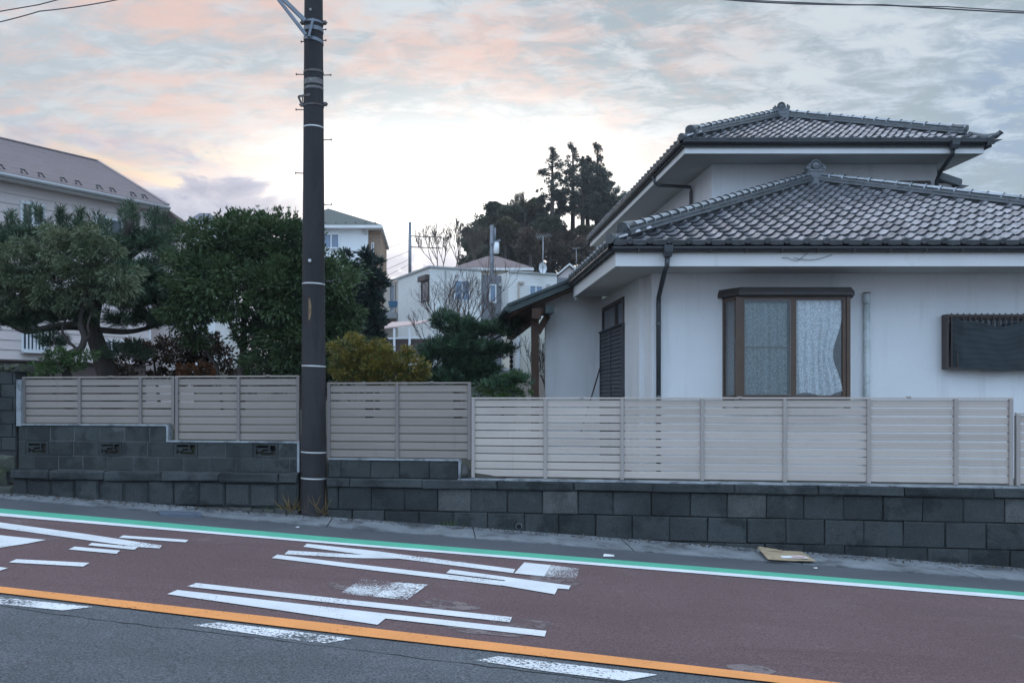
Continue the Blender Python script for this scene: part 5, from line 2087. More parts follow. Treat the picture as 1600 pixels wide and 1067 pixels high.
# balcony on its left, with railing and a blue tub
s0, s1_ = sl + .2, sl2 + .6
zbal = P(0, 486, 49).z
mb = MB(); mb.box(s0, s1_, -1.5, -.0, zbal - .35, zbal, 0, MlO); balc = mb.build('balcony', mat('balcony_slab', (.30, .31, .32), .8, .15), bh)
mb = MB()
for t in (0, .5, 1.0):
    s = s0 + (s1_ - s0) * t
    mb.box(s - .03, s + .03, -1.48, -1.42, zbal, zbal + .9, 0, MlO)
mb.box(s0, s1_, -1.5, -1.40, zbal + .9, zbal + .95, 0, MlO)
mb.box(s0, s1_, -1.47, -1.44, zbal + .5, zbal + .53, 0, MlO)
mb.build('railing', M['railing'], balc)
cpt = P(614, 478, 46.8)
mb = MB(); mb.hexa([(cpt.x - .20, cpt.y, zbal + .003), (cpt.x + .20, cpt.y, zbal + .003), (cpt.x + .20, cpt.y + .3, zbal + .003), (cpt.x - .20, cpt.y + .3, zbal + .003)],
                   [(cpt.x - .25, cpt.y - .04, zbal + .30), (cpt.x + .25, cpt.y - .04, zbal + .30), (cpt.x + .25, cpt.y + .34, zbal + .30), (cpt.x - .25, cpt.y + .34, zbal + .30)])
o = mb.build('plastic_tub', M['blue_item'])
tag(o, 'blue plastic tub standing on the balcony of the white tiled house', 'tub')
o = window(bh, MlO, sl + .5, sl + 1.3, zbal + .05, zbal + 1.6, frame='railing', w=.06, mull=0, name='balcony_door')

# --- terrace canopy on white posts in front of it
tc_ = empty('terrace_canopy', P(632, 530, 41), 'pale pink sloping terrace canopy on white posts below the balcony', 'canopy')
mb = MB()
a0, a1, a2_, a3 = P(598, 512, 40), P(650, 506, 40), P(672, 500, 42.5), P(612, 503, 42.5)
q4 = [a0, a1, a2_, a3]
mb.hexa([(p.x, p.y, p.z - .06) for p in q4], [(p.x, p.y, p.z) for p in q4]); mb.build('roof_sheet', M['pink_canopy'], tc_)
for x in (616, 640):
    p = P(x, 512, 40.02)
    mb = MB(); mb.box(p.x - .05, p.x + .05, 40.02, 40.12, 2.6, p.z - .03); mb.build('post', M['white_frame'], tc_)
mb = MB(); p0, p1 = P(598, 529, 40.1), P(668, 527, 40.1); mb.bar(p0, p1, .06, .07); mb.build('rail', M['white_frame'], tc_)
mb = MB(); p0, p1 = P(598, 545, 40.3), P(668, 545, 40.3); mb.box(p0.x, p1.x, 40.3, 40.36, p0.z - .2, p0.z + .45); mb.build('panel', M['siding_dark'], tc_)

# --- red hipped roof house behind, small pink gable
rh = empty('red_roof_house', (P(772, 420, 62).x, 62, 4), 'low hipped house with dusty red shingle roof behind the flat roofed house', 'house')
e0, e1 = P(706, 432, 62), P(832, 424, 62)
hip_house(rh, P(768, 0, 66).x, 62, 69, e0.x + .4, e1.x - .4, P(0, 420, 62).z, P(0, 401.5, 65.5).z, 3, 'cream', 'shingle_red', .45, .35)
pg = empty('gable_house', (P(888, 430, 66).x, 66, 4), 'small pale pink gabled house half hidden by the tiled eave', 'house')
gx0, gx1, gap_ = P(868, 0, 66).x, P(912, 0, 66).x, P(889, 415, 66)
zg = P(0, 432, 66).z
mb = MB(); mb.prism([(gx0 + .2, 3), (gx1 - .2, 3), (gx1 - .2, zg), (gap_.x, gap_.z - .1), (gx0 + .2, zg)], 66, 72); mb.build('wall', M['siding'], pg)
mb = MB(); mb.prism([(gx0 - .1, zg - .12), (gap_.x, gap_.z), (gx1 + .1, zg - .12), (gx1 + .1, zg + .02), (gap_.x, gap_.z + .14), (gx0 - .1, zg + .02)], 65.7, 72.2); mb.build('roof', M['trim'], pg)
# dark grey wall panel below it
mb = MB(); a, b = P(866, 434, 58), P(905, 434, 58); mb.box(a.x, b.x, 58, 62, 3, a.z); o = mb.build('wall', mat('slate_wall', (.17, .18, .20), .8, .1), pg)

# --- cream house next door seen past the porch post
cp = P(845, 560, 27)
ch = empty('cream_house', (cp.x, 27, 1), 'cream house wall seen beside the brown porch post', 'house')
x0, x1 = P(809, 0, 27).x, P(900, 0, 27).x
ztop = P(0, 498, 27).z
zmid = P(0, 586, 27).z
mb = MB(); mb.box(x0, x1, 27, 33, zmid, ztop); mb.build('wall', M['cream'], ch)
mb = MB(); mb.box(x0 + .02, x1, 27.02, 33, .3, zmid - .003); mb.build('base_wall', M['beige'], ch)
mb = MB(); mb.box(x0 - .05, x0 + .03, 26.9, 26.99, zmid - .1, ztop); mb.build('downpipe', M['white_frame'], ch)
# white railing and blockwork steps left of it
wr = empty('garden_railing', P(790, 590, 26), 'white metal railing with dark posts left of the cream house', 'railing')
for i, (y_, xa, xb_) in enumerate(((556, 740, 800), (577, 760, 812), (588, 792, 812))):
    mb = MB(); mb.bar(P(xa, y_, 26), P(xb_, y_, 26), .05, .05); mb.build('rail', M['white_frame'], wr)
for x in (803, 811):
    a, b = P(x, 530, 26), P(x, 592, 26)
    mb = MB(); mb.bar(a, b, .05, .05); mb.build('post', M['white_frame'], wr)
a, b = P(799, 525, 25.9), P(799, 590, 25.9)
mb = MB()
for k in range(9):
    p = a.lerp(b, (k + .5) / 9)
    mb.box(p.x - .05, p.x + .05, p.y, p.y + .05, p.z - .055, p.z + .055)
mb.tube([a, b], .02, 6)
mb.build('chain', M['black'], wr)
o = MB().box(P(735, 0, 28).x, P(808, 0, 28).x, 28, 28.3, .3, P(0, 578, 28).z).build('garden_wall', mat('rough_grey_wall', (.20, .21, .215), .9, .25, 3, bump=.4))
tag(o, 'grey concrete garden wall behind the dark pines left of the cream house', 'wall')

# ------------------------------------------------------------------ distant poles, aerials and wires
def far_pole(name, label, cat, px, y0, y1, Y, r, m='antenna'):
    a, b = P(px, y0, Y), P(px, y1, Y)
    root = empty(name, (a.x, Y, b.z), label, cat)
    MB().tube([a, b], [r * .85, r], 10).build('mast', M[m], root)
    return root


fp = far_pole('rail_mast', 'tall grey steel mast with a side frame rising left of the bare tree', 'mast', 640.5, 347, 470, 58, .11, 'steel')
mb = MB()
for y in (369, 386):
    mb.bar(P(640, y, 58), P(690, y + 2, 58), .05, .06)
mb.build('side_frame', M['steel_dark'], fp)
mb = MB()
for x in (654, 671):
    mb.bar(P(x, 369, 58.02), P(x, 387, 58.02), .06, .06)
mb.build('side_strut', M['steel_dark'], fp)
cpole = far_pole('service_pole', 'concrete service pole with transformer and crossarm in front of the red roof', 'utility pole', 768.5, 352, 470, 54, .13, 'steel')
mb = MB(); mb.bar(P(765, 381, 53.8), P(782, 375, 53.8), .08, .10); mb.build('crossarm', M['steel'], cpole)
mb = MB(); a, b = P(775.5, 379, 53.9), P(775.5, 396, 53.9); mb.tube([a, b], .17, 12); mb.build('transformer', M['dish'], cpole)
mb = MB(); mb.tube([P(773.5, 356, 53.9), P(773.5, 378, 53.9)], .06, 8); mb.build('riser', M['steel'], cpole)
ant = far_pole('roof_aerial', 'yagi television aerial with a white satellite dish on the flat roof', 'aerial', 848.5, 369, 426, 47, .035, 'antenna')
mb = MB()
mb.bar(P(838, 371, 47), P(861, 367, 47), .03, .03)
for k in range(8):
    p = P(839 + k * 3, 371 - k * .5, 47)
    mb.bar(p + Vector((-.10, -.3, .05)), p + Vector((.10, .3, -.05)), .02, .02)
mb.build('yagi', M['antenna'], ant)
c = P(848, 419, 46.7)
mb = MB()
V, F = [], []
n = 16
for i in range(4):
    r = .30 * i / 3
    for k in range(n):
        a = 2 * math.pi * k / n
        V.append((c.x + math.cos(a) * r * .72, c.y + .10 - .12 * (i / 3) ** 2 * 1.2 + math.cos(a) * r * .2, c.z + math.sin(a) * r))
for i in range(3):
    for k in range(n):
        F.append((i * n + k, i * n + (k + 1) % n, (i + 1) * n + (k + 1) % n, (i + 1) * n + k))
mb.add(V, F, 0, True)
mb.build('satellite_dish', M['dish'], ant)
mb = MB(); mb.bar(c + Vector((0, 0, -.28)), c + Vector((-.04, -.40, -.02)), .03, .03); mb.box(c.x - .08, c.x, c.y - .44, c.y - .36, c.z - .06, c.z + .04); mb.build('feed_arm', M['antenna'], ant)
an2 = far_pole('small_aerial', 'small thin aerial on the roof of the pink gabled house', 'aerial', 900.5, 389, 425, 64, .03, 'antenna')
mb = MB(); mb.bar(P(895, 389, 64), P(907, 387, 64), .03, .03)
for k in range(5):
    p = P(896 + k * 2.4, 389 - k * .4, 64)
    mb.bar(p + Vector((-.08, -.3, 0)), p + Vector((.08, .3, 0)), .02, .02)
mb.build('yagi', M['antenna'], an2)
far_pole('steel_post', 'slim pale steel post rising beside the tiled eave of the white house', 'post', 933.5, 359, 420, 60, .09, 'steel')


def cable(name, label, pts, r, sag=0.0, m='wire', grp=None):
    out = []
    for a, b in zip(pts, pts[1:]):
        n = 14
        for k in range(n + (b is pts[-1])):
            t = k / n
            p = a.lerp(b, t)
            p = p + Vector((0, 0, -sag * 4 * t * (1 - t)))
            out.append(p)
    o = MB().tube(out, r, 6).build(name, M[m])
    tag(o, label, 'cable', grp)
    return o


cable('cable', 'upper thin cable crossing the top right corner of the sky', [P(1060, -6, 16), P(1265, 5, 16), P(1480, 11, 16), P(1720, 24, 16)], .009, .01)
cable('cable', 'lower dark cable crossing the sky at top right above the house', [P(1060, -8, 15.8), P(1200, 4.5, 15.8), P(1380, 8, 15.8), P(1720, 26, 15.8)], .012, .015)
cable('cable', 'upper thin cable crossing the top left corner of the sky', [P(-80, 32, 15), P(60, 8, 15), P(160, -18, 15)], .009)
cable('cable', 'lower sagging cable crossing the top left corner of the sky', [P(-80, 50, 14.8), P(62, 18, 14.8), P(220, -8, 14.8)], .009, .03)
for k, (lab, y0, y1) in enumerate((('topmost faint wire running left from the grey steel mast', 375, 394), ('second faint wire running left from the grey steel mast', 392, 414), ('third faint wire running left from the grey steel mast', 405, 432), ('lowest faint wire running left from the grey steel mast', 413, 446))):
    cable('cable', lab, [P(470, y1 + (y1 - y0) * .6, 70), P(640, y0, 58)], .012, .5, 'antenna')

# ------------------------------------------------------------------ litter
cb = [(1182, 864), (1190, 862.5), (1213, 865), (1220, 867.5), (1211, 864.8), (1252, 867), (1276, 881.5), (1240, 880), (1200, 878.5)]
qs = [G(x, y) for x, y in ((1183, 865), (1213, 866), (1252, 868), (1275, 881), (1236, 879.5), (1200, 878))]
hs = [.06, .03, .03, .015, .006, .012]
lo = [Vector((p.x, p.y, p.z + .02 + h)) for p, h in zip(qs, hs)]
mid = sum(lo, Vector()) / len(lo) + Vector((0, 0, .03))
mb = MB()
V = lo + [mid] + [v + Vector((0, 0, .006)) for v in lo] + [mid + Vector((0, 0, .006))]
n = len(lo)
for i in range(n):
    j = (i + 1) % n
    mb.add([V[i], V[j], V[n], V[n + 1 + i], V[n + 1 + j], V[2 * n + 1]], [(2, 1, 0), (3, 4, 5), (0, 1, 4, 3)])
cbo = mb.build('cardboard_sheet', M['cardboard'])
tag(cbo, 'flattened brown cardboard sheet lying in the gutter by the retaining wall', 'cardboard')
qf = [Vector((p.x, p.y, p.z)) for p in (lo[0].lerp(lo[1], .1), lo[1], mid, lo[5].lerp(lo[0], .7))]
mb = MB()
mb.hexa([v + Vector((0, 0, .012)) for v in qf], [v + Vector((.0, .01, .018)) for v in qf])
mb.build('flap', M['cardboard'], cbo)
c = lo[3].lerp(mid, .35)
mb = MB(); mb.hexa([c + Vector((-.28, -.06, .012)), c + Vector((.02, -.07, .010)), c + Vector((-.02, .04, .02)), c + Vector((-.30, .04, .02))], [c + Vector((-.28, -.06, .016)), c + Vector((.02, -.07, .014)), c + Vector((-.02, .04, .024)), c + Vector((-.30, .04, .024))])
mb.build('printed_label', M['white_litter'], cbo)
mb = MB(); mb.hexa([c + Vector((-.16, -.04, .018)), c + Vector((-.02, -.05, .016)), c + Vector((-.03, -.02, .02)), c + Vector((-.17, -.01, .021))], [c + Vector((-.16, -.04, .022)), c + Vector((-.02, -.05, .020)), c + Vector((-.03, -.02, .024)), c + Vector((-.17, -.01, .025))])
mb.build('printed_stripe', M['print_red'], cbo)
for k, (x, y, lab) in enumerate(((951, 868.5, 'white paper scrap on the asphalt beside the green band'), (1274, 887.5, 'tiny white paper scrap on the asphalt below the cardboard'), (465, 823.5, 'tiny white paper scrap on the asphalt below the utility pole'))):
    p = G(x, y)
    mb = MB()
    w = .07 if k == 0 else .022
    th = 1.0 if k == 0 else .35
    mb.hexa([p + Vector((-w, -.03 * th, .0)), p + Vector((w * .8, -.05 * th, 0)), p + Vector((w, .03 * th, 0)), p + Vector((-w * .6, .06 * th, 0))], [p + Vector((-w, -.03 * th, .008)), p + Vector((w * .8, -.05 * th, .015 * th)), p + Vector((w, .03 * th, .01)), p + Vector((-w * .6, .06 * th, .018 * th))])
    o = mb.build('paper_scrap', M['white_litter'])
    tag(o, lab, 'litter')

# ------------------------------------------------------------------ plants
rng = np.random.default_rng(5)


def unit(n):
    v = rng.normal(size=(n, 3))
    return v / np.linalg.norm(v, axis=1, keepdims=True)


def leaf_quads(pts, dirs, L, W, jitter=.3, fold=.15):
    """rhombic leaves: returns V, F"""
    n = len(pts)
    dirs = dirs / np.linalg.norm(dirs, axis=1, keepdims=True)
    r = unit(n)
    s = np.cross(dirs, r)
    s /= np.linalg.norm(s, axis=1, keepdims=True) + 1e-9
    nn = np.cross(s, dirs)
    l = (L * (1 + jitter * rng.uniform(-1, 1, n)))[:, None]
    w = (W * (1 + jitter * rng.uniform(-1, 1, n)))[:, None]
    a = pts
    b = pts + dirs * l * .45 + s * w * .5 + nn * w * fold
    c = pts + dirs * l
    d = pts + dirs * l * .45 - s * w * .5 + nn * w * fold
    V = np.stack([a, b, c, d], 1).reshape(-1, 3)
    F = np.arange(n * 4).reshape(n, 4)
    return V, F


def crown_points(clumps, n, sub=26, subr=.34, inner=.12, flat=.8):
    """points and outward directions: leafy sub-clumps spread over the shell of each clump"""
    cl = np.array([c[:3] for c in clumps], float)
    ra = np.array([c[3:6] for c in clumps], float)
    area = (ra[:, 0] * ra[:, 2]) ** 1.0
    cnt = np.maximum(30, (n * area / area.sum())).astype(int)
    P_, D_ = [], []
    for c, r, k in zip(cl, ra, cnt):
        ns = max(6, int(sub * (0.6 + .4 * rng.random())))
        u = unit(ns)
        u[:, 2] = u[:, 2] * .9 + .08
        sc = c + u * r * rng.uniform(.62, .98, (ns, 1))
        sr = r.min() * subr * rng.uniform(.6, 1.35, (ns, 1))
        which = rng.integers(0, ns, k)
        q = unit(k)
        rad = rng.uniform(0, 1, (k, 1)) ** .45
        p = sc[which] + q * rad * sr[which] * np.array([1.15, 1.15, flat])
        d = q * .7 + u[which] * .8
        ni = int(k * inner)
        p[:ni] = c + unit(ni) * r * rng.uniform(0, .7, (ni, 1))
        P_.append(p)
        D_.append(d)
    return np.concatenate(P_), np.concatenate(D_)


def px_clump(px, py, rx, ry, Y, depth=1.0):
    p = P(px, py, Y)
    k = Y / FPX
    return (p.x, p.y, p.z, rx * k, rx * k * depth, ry * k)


def plant(name, label, base, cat='tree', group=None):
    return empty(name, base, label, cat, group)


def crown(root, clumps, n, L, W, m, droop=0.0, up=0.0, name='crown', spread=1.0, **k):
    p, d = crown_points(clumps, n, **k)
    d = d * spread + unit(len(d)) * .55
    d[:, 2] += up - droop
    V, F = leaf_quads(p, d, L, W)
    o = bpy.data.objects.new(name, np_mesh(name, V, F, m))
    return link(o, root)


def limb(root, pts, r0, r1, m='bark', name='trunk', n=8, wob=.0):
    pts = [Vector(p) for p in pts]
    out = []
    for a, b in zip(pts, pts[1:]):
        for k in range(4):
            t = k / 4
            out.append(a.lerp(b, t))
    out.append(pts[-1])
    # smooth
    for _ in range(2):
        out = [out[0]] + [(out[i - 1] + out[i] * 2 + out[i + 1]) / 4 for i in range(1, len(out) - 1)] + [out[-1]]
    if wob:
        out = [p + Vector((random.uniform(-wob, wob), random.uniform(-wob, wob), 0)) for p in out]
    rs = [r0 + (r1 - r0) * i / (len(out) - 1) for i in range(len(out))]
    return MB().tube(out, rs, n).build(name, M[m], root)


def needles(root, shoots, per, L, W, m, name='needles', tipm=None):
    """shoots: (base, dir, length); bristling needles along each"""
    b = np.array([s[0] for s in shoots], float)
    d = np.array([s[1] for s in shoots], float)
    d /= np.linalg.norm(d, axis=1, keepdims=True)
    ln = np.array([s[2] for s in shoots], float)
    k = len(b)
    w = np.repeat(np.arange(k), per)
    t = rng.random(k * per) ** .8
    p = b[w] + d[w] * (ln[w] * t)[:, None]
    q = unit(k * per)
    q -= d[w] * np.sum(q * d[w], 1, keepdims=True)
    q /= np.linalg.norm(q, axis=1, keepdims=True)
    dd = q * .75 + d[w] * rng.uniform(.35, 1.1, (k * per, 1))
    V, F = leaf_quads(p, dd, L, W, .25, .0)
    o = bpy.data.objects.new(name, np_mesh(name, V, F, m))
    link(o, root)
    if tipm:
        for s0, s1, s2 in shoots[:tipm]:
            a = Vector(s0) + Vector(s1).normalized() * s2 * .8
            MB().tube([a, a + Vector(s1).normalized() * .16], [.012, .006], 5).build('candle', M['needle_tip'], root)
    return o


def shoots_in(clumps, n, length, upw=.7):
    res = []
    w = np.array([c[3] * c[5] for c in clumps])
    w = w / w.sum()
    for c, k in zip(clumps, (w * n).astype(int) + 3):
        u = unit(k)
        u[:, 2] = np.abs(u[:, 2]) * .9 - .25
        p = np.array(c[:3]) + u * np.array(c[3:6]) * rng.uniform(.35, 1, (k, 1))
        d = u * .6 + np.array([0, 0, upw])
        for i in range(k):
            res.append((p[i], d[i], length * rng.uniform(.7, 1.3)))
    return res


# --- black pine at the far left
Y1 = 16.5
base = P(172, 600, Y1)
t1 = plant('pine_tree', 'tall black pine with upright bristling shoots behind the fence at far left', (base.x, base.y, 1.2))
limb(t1, [P(176, 640, Y1), P(168, 590, Y1), P(155, 545, Y1), P(142, 510, Y1), P(150, 470, Y1), P(168, 430, Y1), P(185, 385, Y1), P(205, 345, Y1)], .21, .06)
limb(t1, [P(150, 512, Y1), P(115, 508, Y1 - .2), P(75, 512, Y1 - .5), P(40, 520, Y1 - .6), P(10, 505, Y1 - .6)], .10, .03, name='limb')
limb(t1, [P(152, 515, Y1), P(200, 520, Y1 - .2), P(250, 508, Y1 + .3), P(290, 480, Y1 + .3)], .06, .02, name='limb')
limb(t1, [P(160, 450, Y1), P(110, 410, Y1 - .2), P(60, 380, Y1), P(25, 355, Y1)], .08, .03, name='limb')
limb(t1, [P(175, 420, Y1), P(220, 390, Y1 + .2), P(255, 360, Y1)], .07, .02, name='limb')
pads = [(10, 395, 40, 26), (45, 384, 40, 18), (95, 388, 40, 20), (150, 400, 44, 30), (206, 392, 22, 26), (240, 390, 18, 24), (215, 445, 40, 34), (262, 420, 22, 22), (180, 470, 55, 30), (250, 480, 50, 30), (35, 498, 34, 16), (100, 490, 36, 20), (290, 505, 35, 20), (215, 510, 40, 16), (10, 450, 30, 30), (200, 560, 30, 10)]
cl = [px_clump(x, y, rx, ry, Y1 + (.3 if y < 400 else -.1)) for x, y, rx, ry in pads]
top_sh = []
for x, y in ((58, 345), (45, 352), (95, 346), (102, 352), (128, 352), (135, 360), (165, 358), (12, 352), (-5, 360), (203, 338), (198, 350), (214, 346), (237, 352), (243, 346), (265, 362), (275, 370), (258, 375), (190, 360), (28, 366), (118, 362), (80, 360), (150, 365)):
    for k in range(2):
        p = P(x + random.uniform(-4, 4), y + 6 + random.uniform(0, 14), Y1 + .2 + random.uniform(-.3, .3))
        top_sh.append((tuple(p), (random.uniform(-.25, .25), random.uniform(-.2, .2), 1), random.uniform(.28, .45)))
needles(t1, top_sh, 110, .17, .012, M['needle'], tipm=16)
needles(t1, shoots_in(cl, 1050, .24, .5), 64, .15, .013, M['needle'])

# --- grey-green drooping tree in front of it, with a twisted trunk
Y2 = 14.6
t2 = plant('garden_tree', 'drooping grey green garden tree with a twisted trunk in front of the black pine', (P(100, 600, Y2).x, Y2, 1.2))
limb(t2, [P(108, 640, Y2), P(106, 590, Y2), P(98, 560, Y2), (P(112, 552, Y2)), P(128, 545, Y2), P(133, 525, Y2), P(124, 508, Y2), P(128, 480, Y2), P(140, 440, Y2)], .085, .035)
limb(t2, [P(129, 535, Y2), P(142, 524, Y2), P(136, 512, Y2 - .1), P(142, 490, Y2)], .03, .015, name='limb')
limb(t2, [P(120, 545, Y2), P(100, 528, Y2), P(96, 512, Y2), P(104, 498, Y2)], .025, .012, name='limb')
limb(t2, [P(128, 490, Y2), P(90, 460, Y2), P(50, 440, Y2)], .04, .012, name='limb')
limb(t2, [P(138, 450, Y2), P(170, 430, Y2), P(190, 440, Y2)], .04, .012, name='limb')
cl = [px_clump(*c, Y2) for c in ((40, 408, 52, 34), (85, 392, 40, 34), (25, 445, 46, 24), (150, 408, 40, 34), (180, 445, 40, 36), (130, 448, 48, 40), (80, 462, 48, 32), (45, 480, 36, 14), (115, 482, 34, 16), (5, 478, 25, 22), (-30, 430, 40, 50), (150, 372, 24, 18))]
crown(t2, cl, 34000, .088, .024, M['leaf_grey'], droop=.55, sub=24, subr=.36)
# dark lower pads in front
t2b = shoots_in([px_clump(*c, Y2 + .3) for c in ((32, 500, 32, 18), (20, 512, 22, 12), (92, 492, 34, 18), (110, 505, 28, 10), (80, 540, 10, 12))], 190, .2, .35)
needles(t1, t2b, 70, .14, .012, M['needle'])

# --- bright shrub low at left
t3 = plant('shrub', 'bright green shrub peeking over the fence beside the gate pier', (P(85, 600, 14.2).x, 14.2, 1.2), 'shrub')
crown(t3, [px_clump(70, 575, 26, 14, 14.2), px_clump(95, 562, 24, 16, 14.3), px_clump(55, 585, 18, 8, 14.2), px_clump(135, 555, 18, 6, 14.5), px_clump(118, 570, 14, 10, 14.4)], 2600, .07, .018, M['leaf_bright'], up=.25)
limb(t3, [P(85, 620, 14.2), P(82, 570, 14.2)], .03, .015, 'bark', 'stem', 6)

# --- big round evergreen
Y4 = 15.6
t4 = plant('evergreen_tree', 'large round glossy evergreen tree left of the utility pole and behind it', (P(378, 600, Y4).x, Y4, 1.1))
limb(t4, [P(376, 640, Y4), P(376, 580, Y4), P(381, 545, Y4), P(380, 500, Y4), P(395, 430, Y4), P(410, 390, Y4)], .085, .03)
limb(t4, [P(380, 548, Y4), P(366, 520, Y4), P(345, 470, Y4)], .05, .02, name='limb')
limb(t4, [P(382, 520, Y4), P(410, 490, Y4), P(450, 450, Y4)], .05, .02, name='limb')
limb(t4, [P(347, 640, Y4), P(341, 575, Y4), P(325, 555, Y4), P(318, 540, Y4)], .03, .012, name='limb')
cl = [px_clump(*c, Y4 + dz) for c, dz in (((335, 395, 66, 46), 0), ((300, 425, 50, 50), -.1), ((385, 378, 60, 42), 0), ((440, 392, 64, 50), 0), ((455, 425, 70, 50), 0), ((520, 555, 50, 46), .2), ((480, 490, 60, 60), .2), ((500, 440, 62, 60), 0), ((290, 480, 44, 44), -.2), ((350, 455, 70, 60), -.3), ((430, 465, 76, 60), -.3),
                                      ((520, 500, 46, 60), .1), ((470, 540, 70, 50), -.1), ((400, 520, 40, 30), -.1), ((540, 560, 36, 40), -.2), ((450, 575, 80, 30), 0), ((310, 530, 30, 22), 0), ((415, 352, 40, 16), 0), ((365, 352, 30, 14), 0), ((455, 362, 22, 14), 0), ((545, 500, 20, 30), .2))]
crown(t4, cl, 92000, .085, .029, M['leaf_dark'], droop=.15, sub=40, subr=.34, inner=.38)
# wispy shoots on top
sh = []
for k in range(60):
    x = 322 + 152 * k / 59 + random.uniform(-4, 4)
    p = P(x, 358 - 14 * math.cos((x - 395) / 60) + random.uniform(0, 10), Y4)
    sh.append((tuple(p), (random.uniform(-.5, .5), random.uniform(-.3, .3), 1), random.uniform(.14, .32)))
needles(t4, sh, 18, .085, .026, M['leaf_dark'], name='crown_tip')

# --- brownish undergrowth behind the fence at left
t5 = plant('hedge', 'dark brown leaved hedge in the gap between the pine trunk and the evergreen', (P(240, 600, 18).x, 18, 1.2), 'hedge')
crown(t5, [px_clump(*c, 18) for c in ((215, 545, 26, 18), (245, 560, 30, 24), (280, 545, 34, 28), (195, 575, 26, 16), (300, 575, 30, 20), (335, 590, 40, 18), (250, 590, 70, 14), (322, 545, 26, 26), (345, 562, 22, 22))], 8000, .085, .04, M['leaf_brown'], sub=22)
limb(t5, [P(250, 640, 18), P(240, 560, 18)], .04, .02, 'bark', 'stem', 6)
t5b = plant('maple_shrub', 'small orange leaved shrub at the foot of the round evergreen', (P(305, 600, 16.4).x, 16.4, 1.1), 'shrub')
crown(t5b, [px_clump(288, 578, 12, 10, 16.4), px_clump(312, 574, 18, 12, 16.4), px_clump(328, 582, 10, 8, 16.4)], 900, .07, .04, M['leaf_orange'], sub=14)
limb(t5b, [P(305, 620, 16.4), P(305, 575, 16.4)], .02, .01, 'bark', 'stem', 6)
t5c = plant('hedge', 'deep green hedge filling the space under the round evergreen behind the pole', (P(470, 600, 17.4).x, 17.4, 1.1), 'hedge')
crown(t5c, [px_clump(*c, 17.4) for c in ((400, 590, 40, 34), (450, 580, 50, 44), (500, 580, 40, 50), (540, 590, 36, 40))], 5000, .10, .04, M['leaf_blue'], sub=18)
limb(t5c, [P(470, 640, 17.4), P(470, 570, 17.4)], .04, .02, 'bark', 'stem', 6)

# --- dark slender conifer in front of the tall house
Y6 = 24.0
t6 = plant('conifer', 'dark slender conifer in front of the tan clad house corner', (P(577, 600, Y6).x, Y6, .9))
limb(t6, [P(577, 660, Y6), P(578, 400, Y6)], .12, .02, n=6)
cl = []
for k in range(15):
    t = k / 14
    y = 398 + t * 160
    r = 9 + 17 * t ** .7
    cl.append(px_clump(578 + random.uniform(-7, 7), y, r * random.uniform(.75, 1.15), 11, Y6))
for c in ((541, 398, 6, 10), (539, 420, 9, 14), (552, 425, 8, 12), (556, 440, 12, 14), (545, 450, 10, 14), (560, 470, 16, 18)):
    cl.append(px_clump(*c, Y6))
crown(t6, cl, 9000, .16, .05, M['leaf_blue'], up=.35, sub=16, subr=.5)

# --- yellowing shrub
Y7 = 13.9
t7 = plant('shrub', 'yellowing round shrub behind the fence right of the utility pole', (P(590, 610, Y7).x, Y7, .9), 'shrub')
limb(t7, [P(590, 640, Y7), P(588, 560, Y7)], .04, .02, n=6)
crown(t7, [px_clump(*c, Y7) for c in ((548, 548, 34, 26), (575, 540, 24, 18), (600, 560, 40, 26), (560, 580, 50, 24), (635, 572, 30, 22), (655, 588, 14, 14), (610, 590, 50, 16), (535, 575, 22, 26), (590, 575, 50, 26), (645, 580, 26, 20))], 21000, .056, .018, M['leaf_yellow'], up=.3, sub=28, subr=.34)

# --- dark layered pine in the middle
Y8 = 18.5
t8 = plant('layered_pine', 'dark green layered garden pine below the bare branches in the centre', (P(715, 620, Y8).x, Y8, .7))
limb(t8, [P(716, 660, Y8), P(712, 600, Y8), P(722, 555, Y8), P(718, 510, Y8)], .09, .03)
limb(t8, [P(720, 560, Y8), P(755, 540, Y8), P(790, 520, Y8)], .04, .015, name='limb')
cl = [px_clump(*c, Y8) for c in ((705, 512, 26, 14), (735, 522, 38, 14), (768, 525, 30, 14), (795, 512, 14, 12), (690, 500, 8, 8), (715, 548, 50, 22), (765, 552, 30, 12), (690, 565, 30, 30), (735, 580, 42, 34), (700, 600, 44, 26), (755, 600, 26, 24), (790, 560, 16, 6))]
needles(t8, shoots_in(cl, 900, .20, .45), 48, .13, .013, M['leaf_conifer'])

t9 = plant('shrub', 'low dark olive shrub at the step between the two fences', (P(785, 620, 14.3).x, 14.3, .6), 'shrub')
crown(t9, [px_clump(*c, 14.3) for c in ((770, 608, 24, 14), (800, 602, 26, 18), (790, 618, 40, 14), (752, 616, 16, 10))], 2600, .07, .014, M['leaf_yellow'] if False else M['leaf_bright'], up=.3)
needles(t9, shoots_in([px_clump(*c, 14.3) for c in ((780, 606, 30, 12), (806, 600, 20, 16))], 90, .12, .5), 40, .08, .010, M['leaf_conifer'])
limb(t9, [P(785, 650, 14.3), P(788, 605, 14.3)], .03, .01, n=6, name='stem')


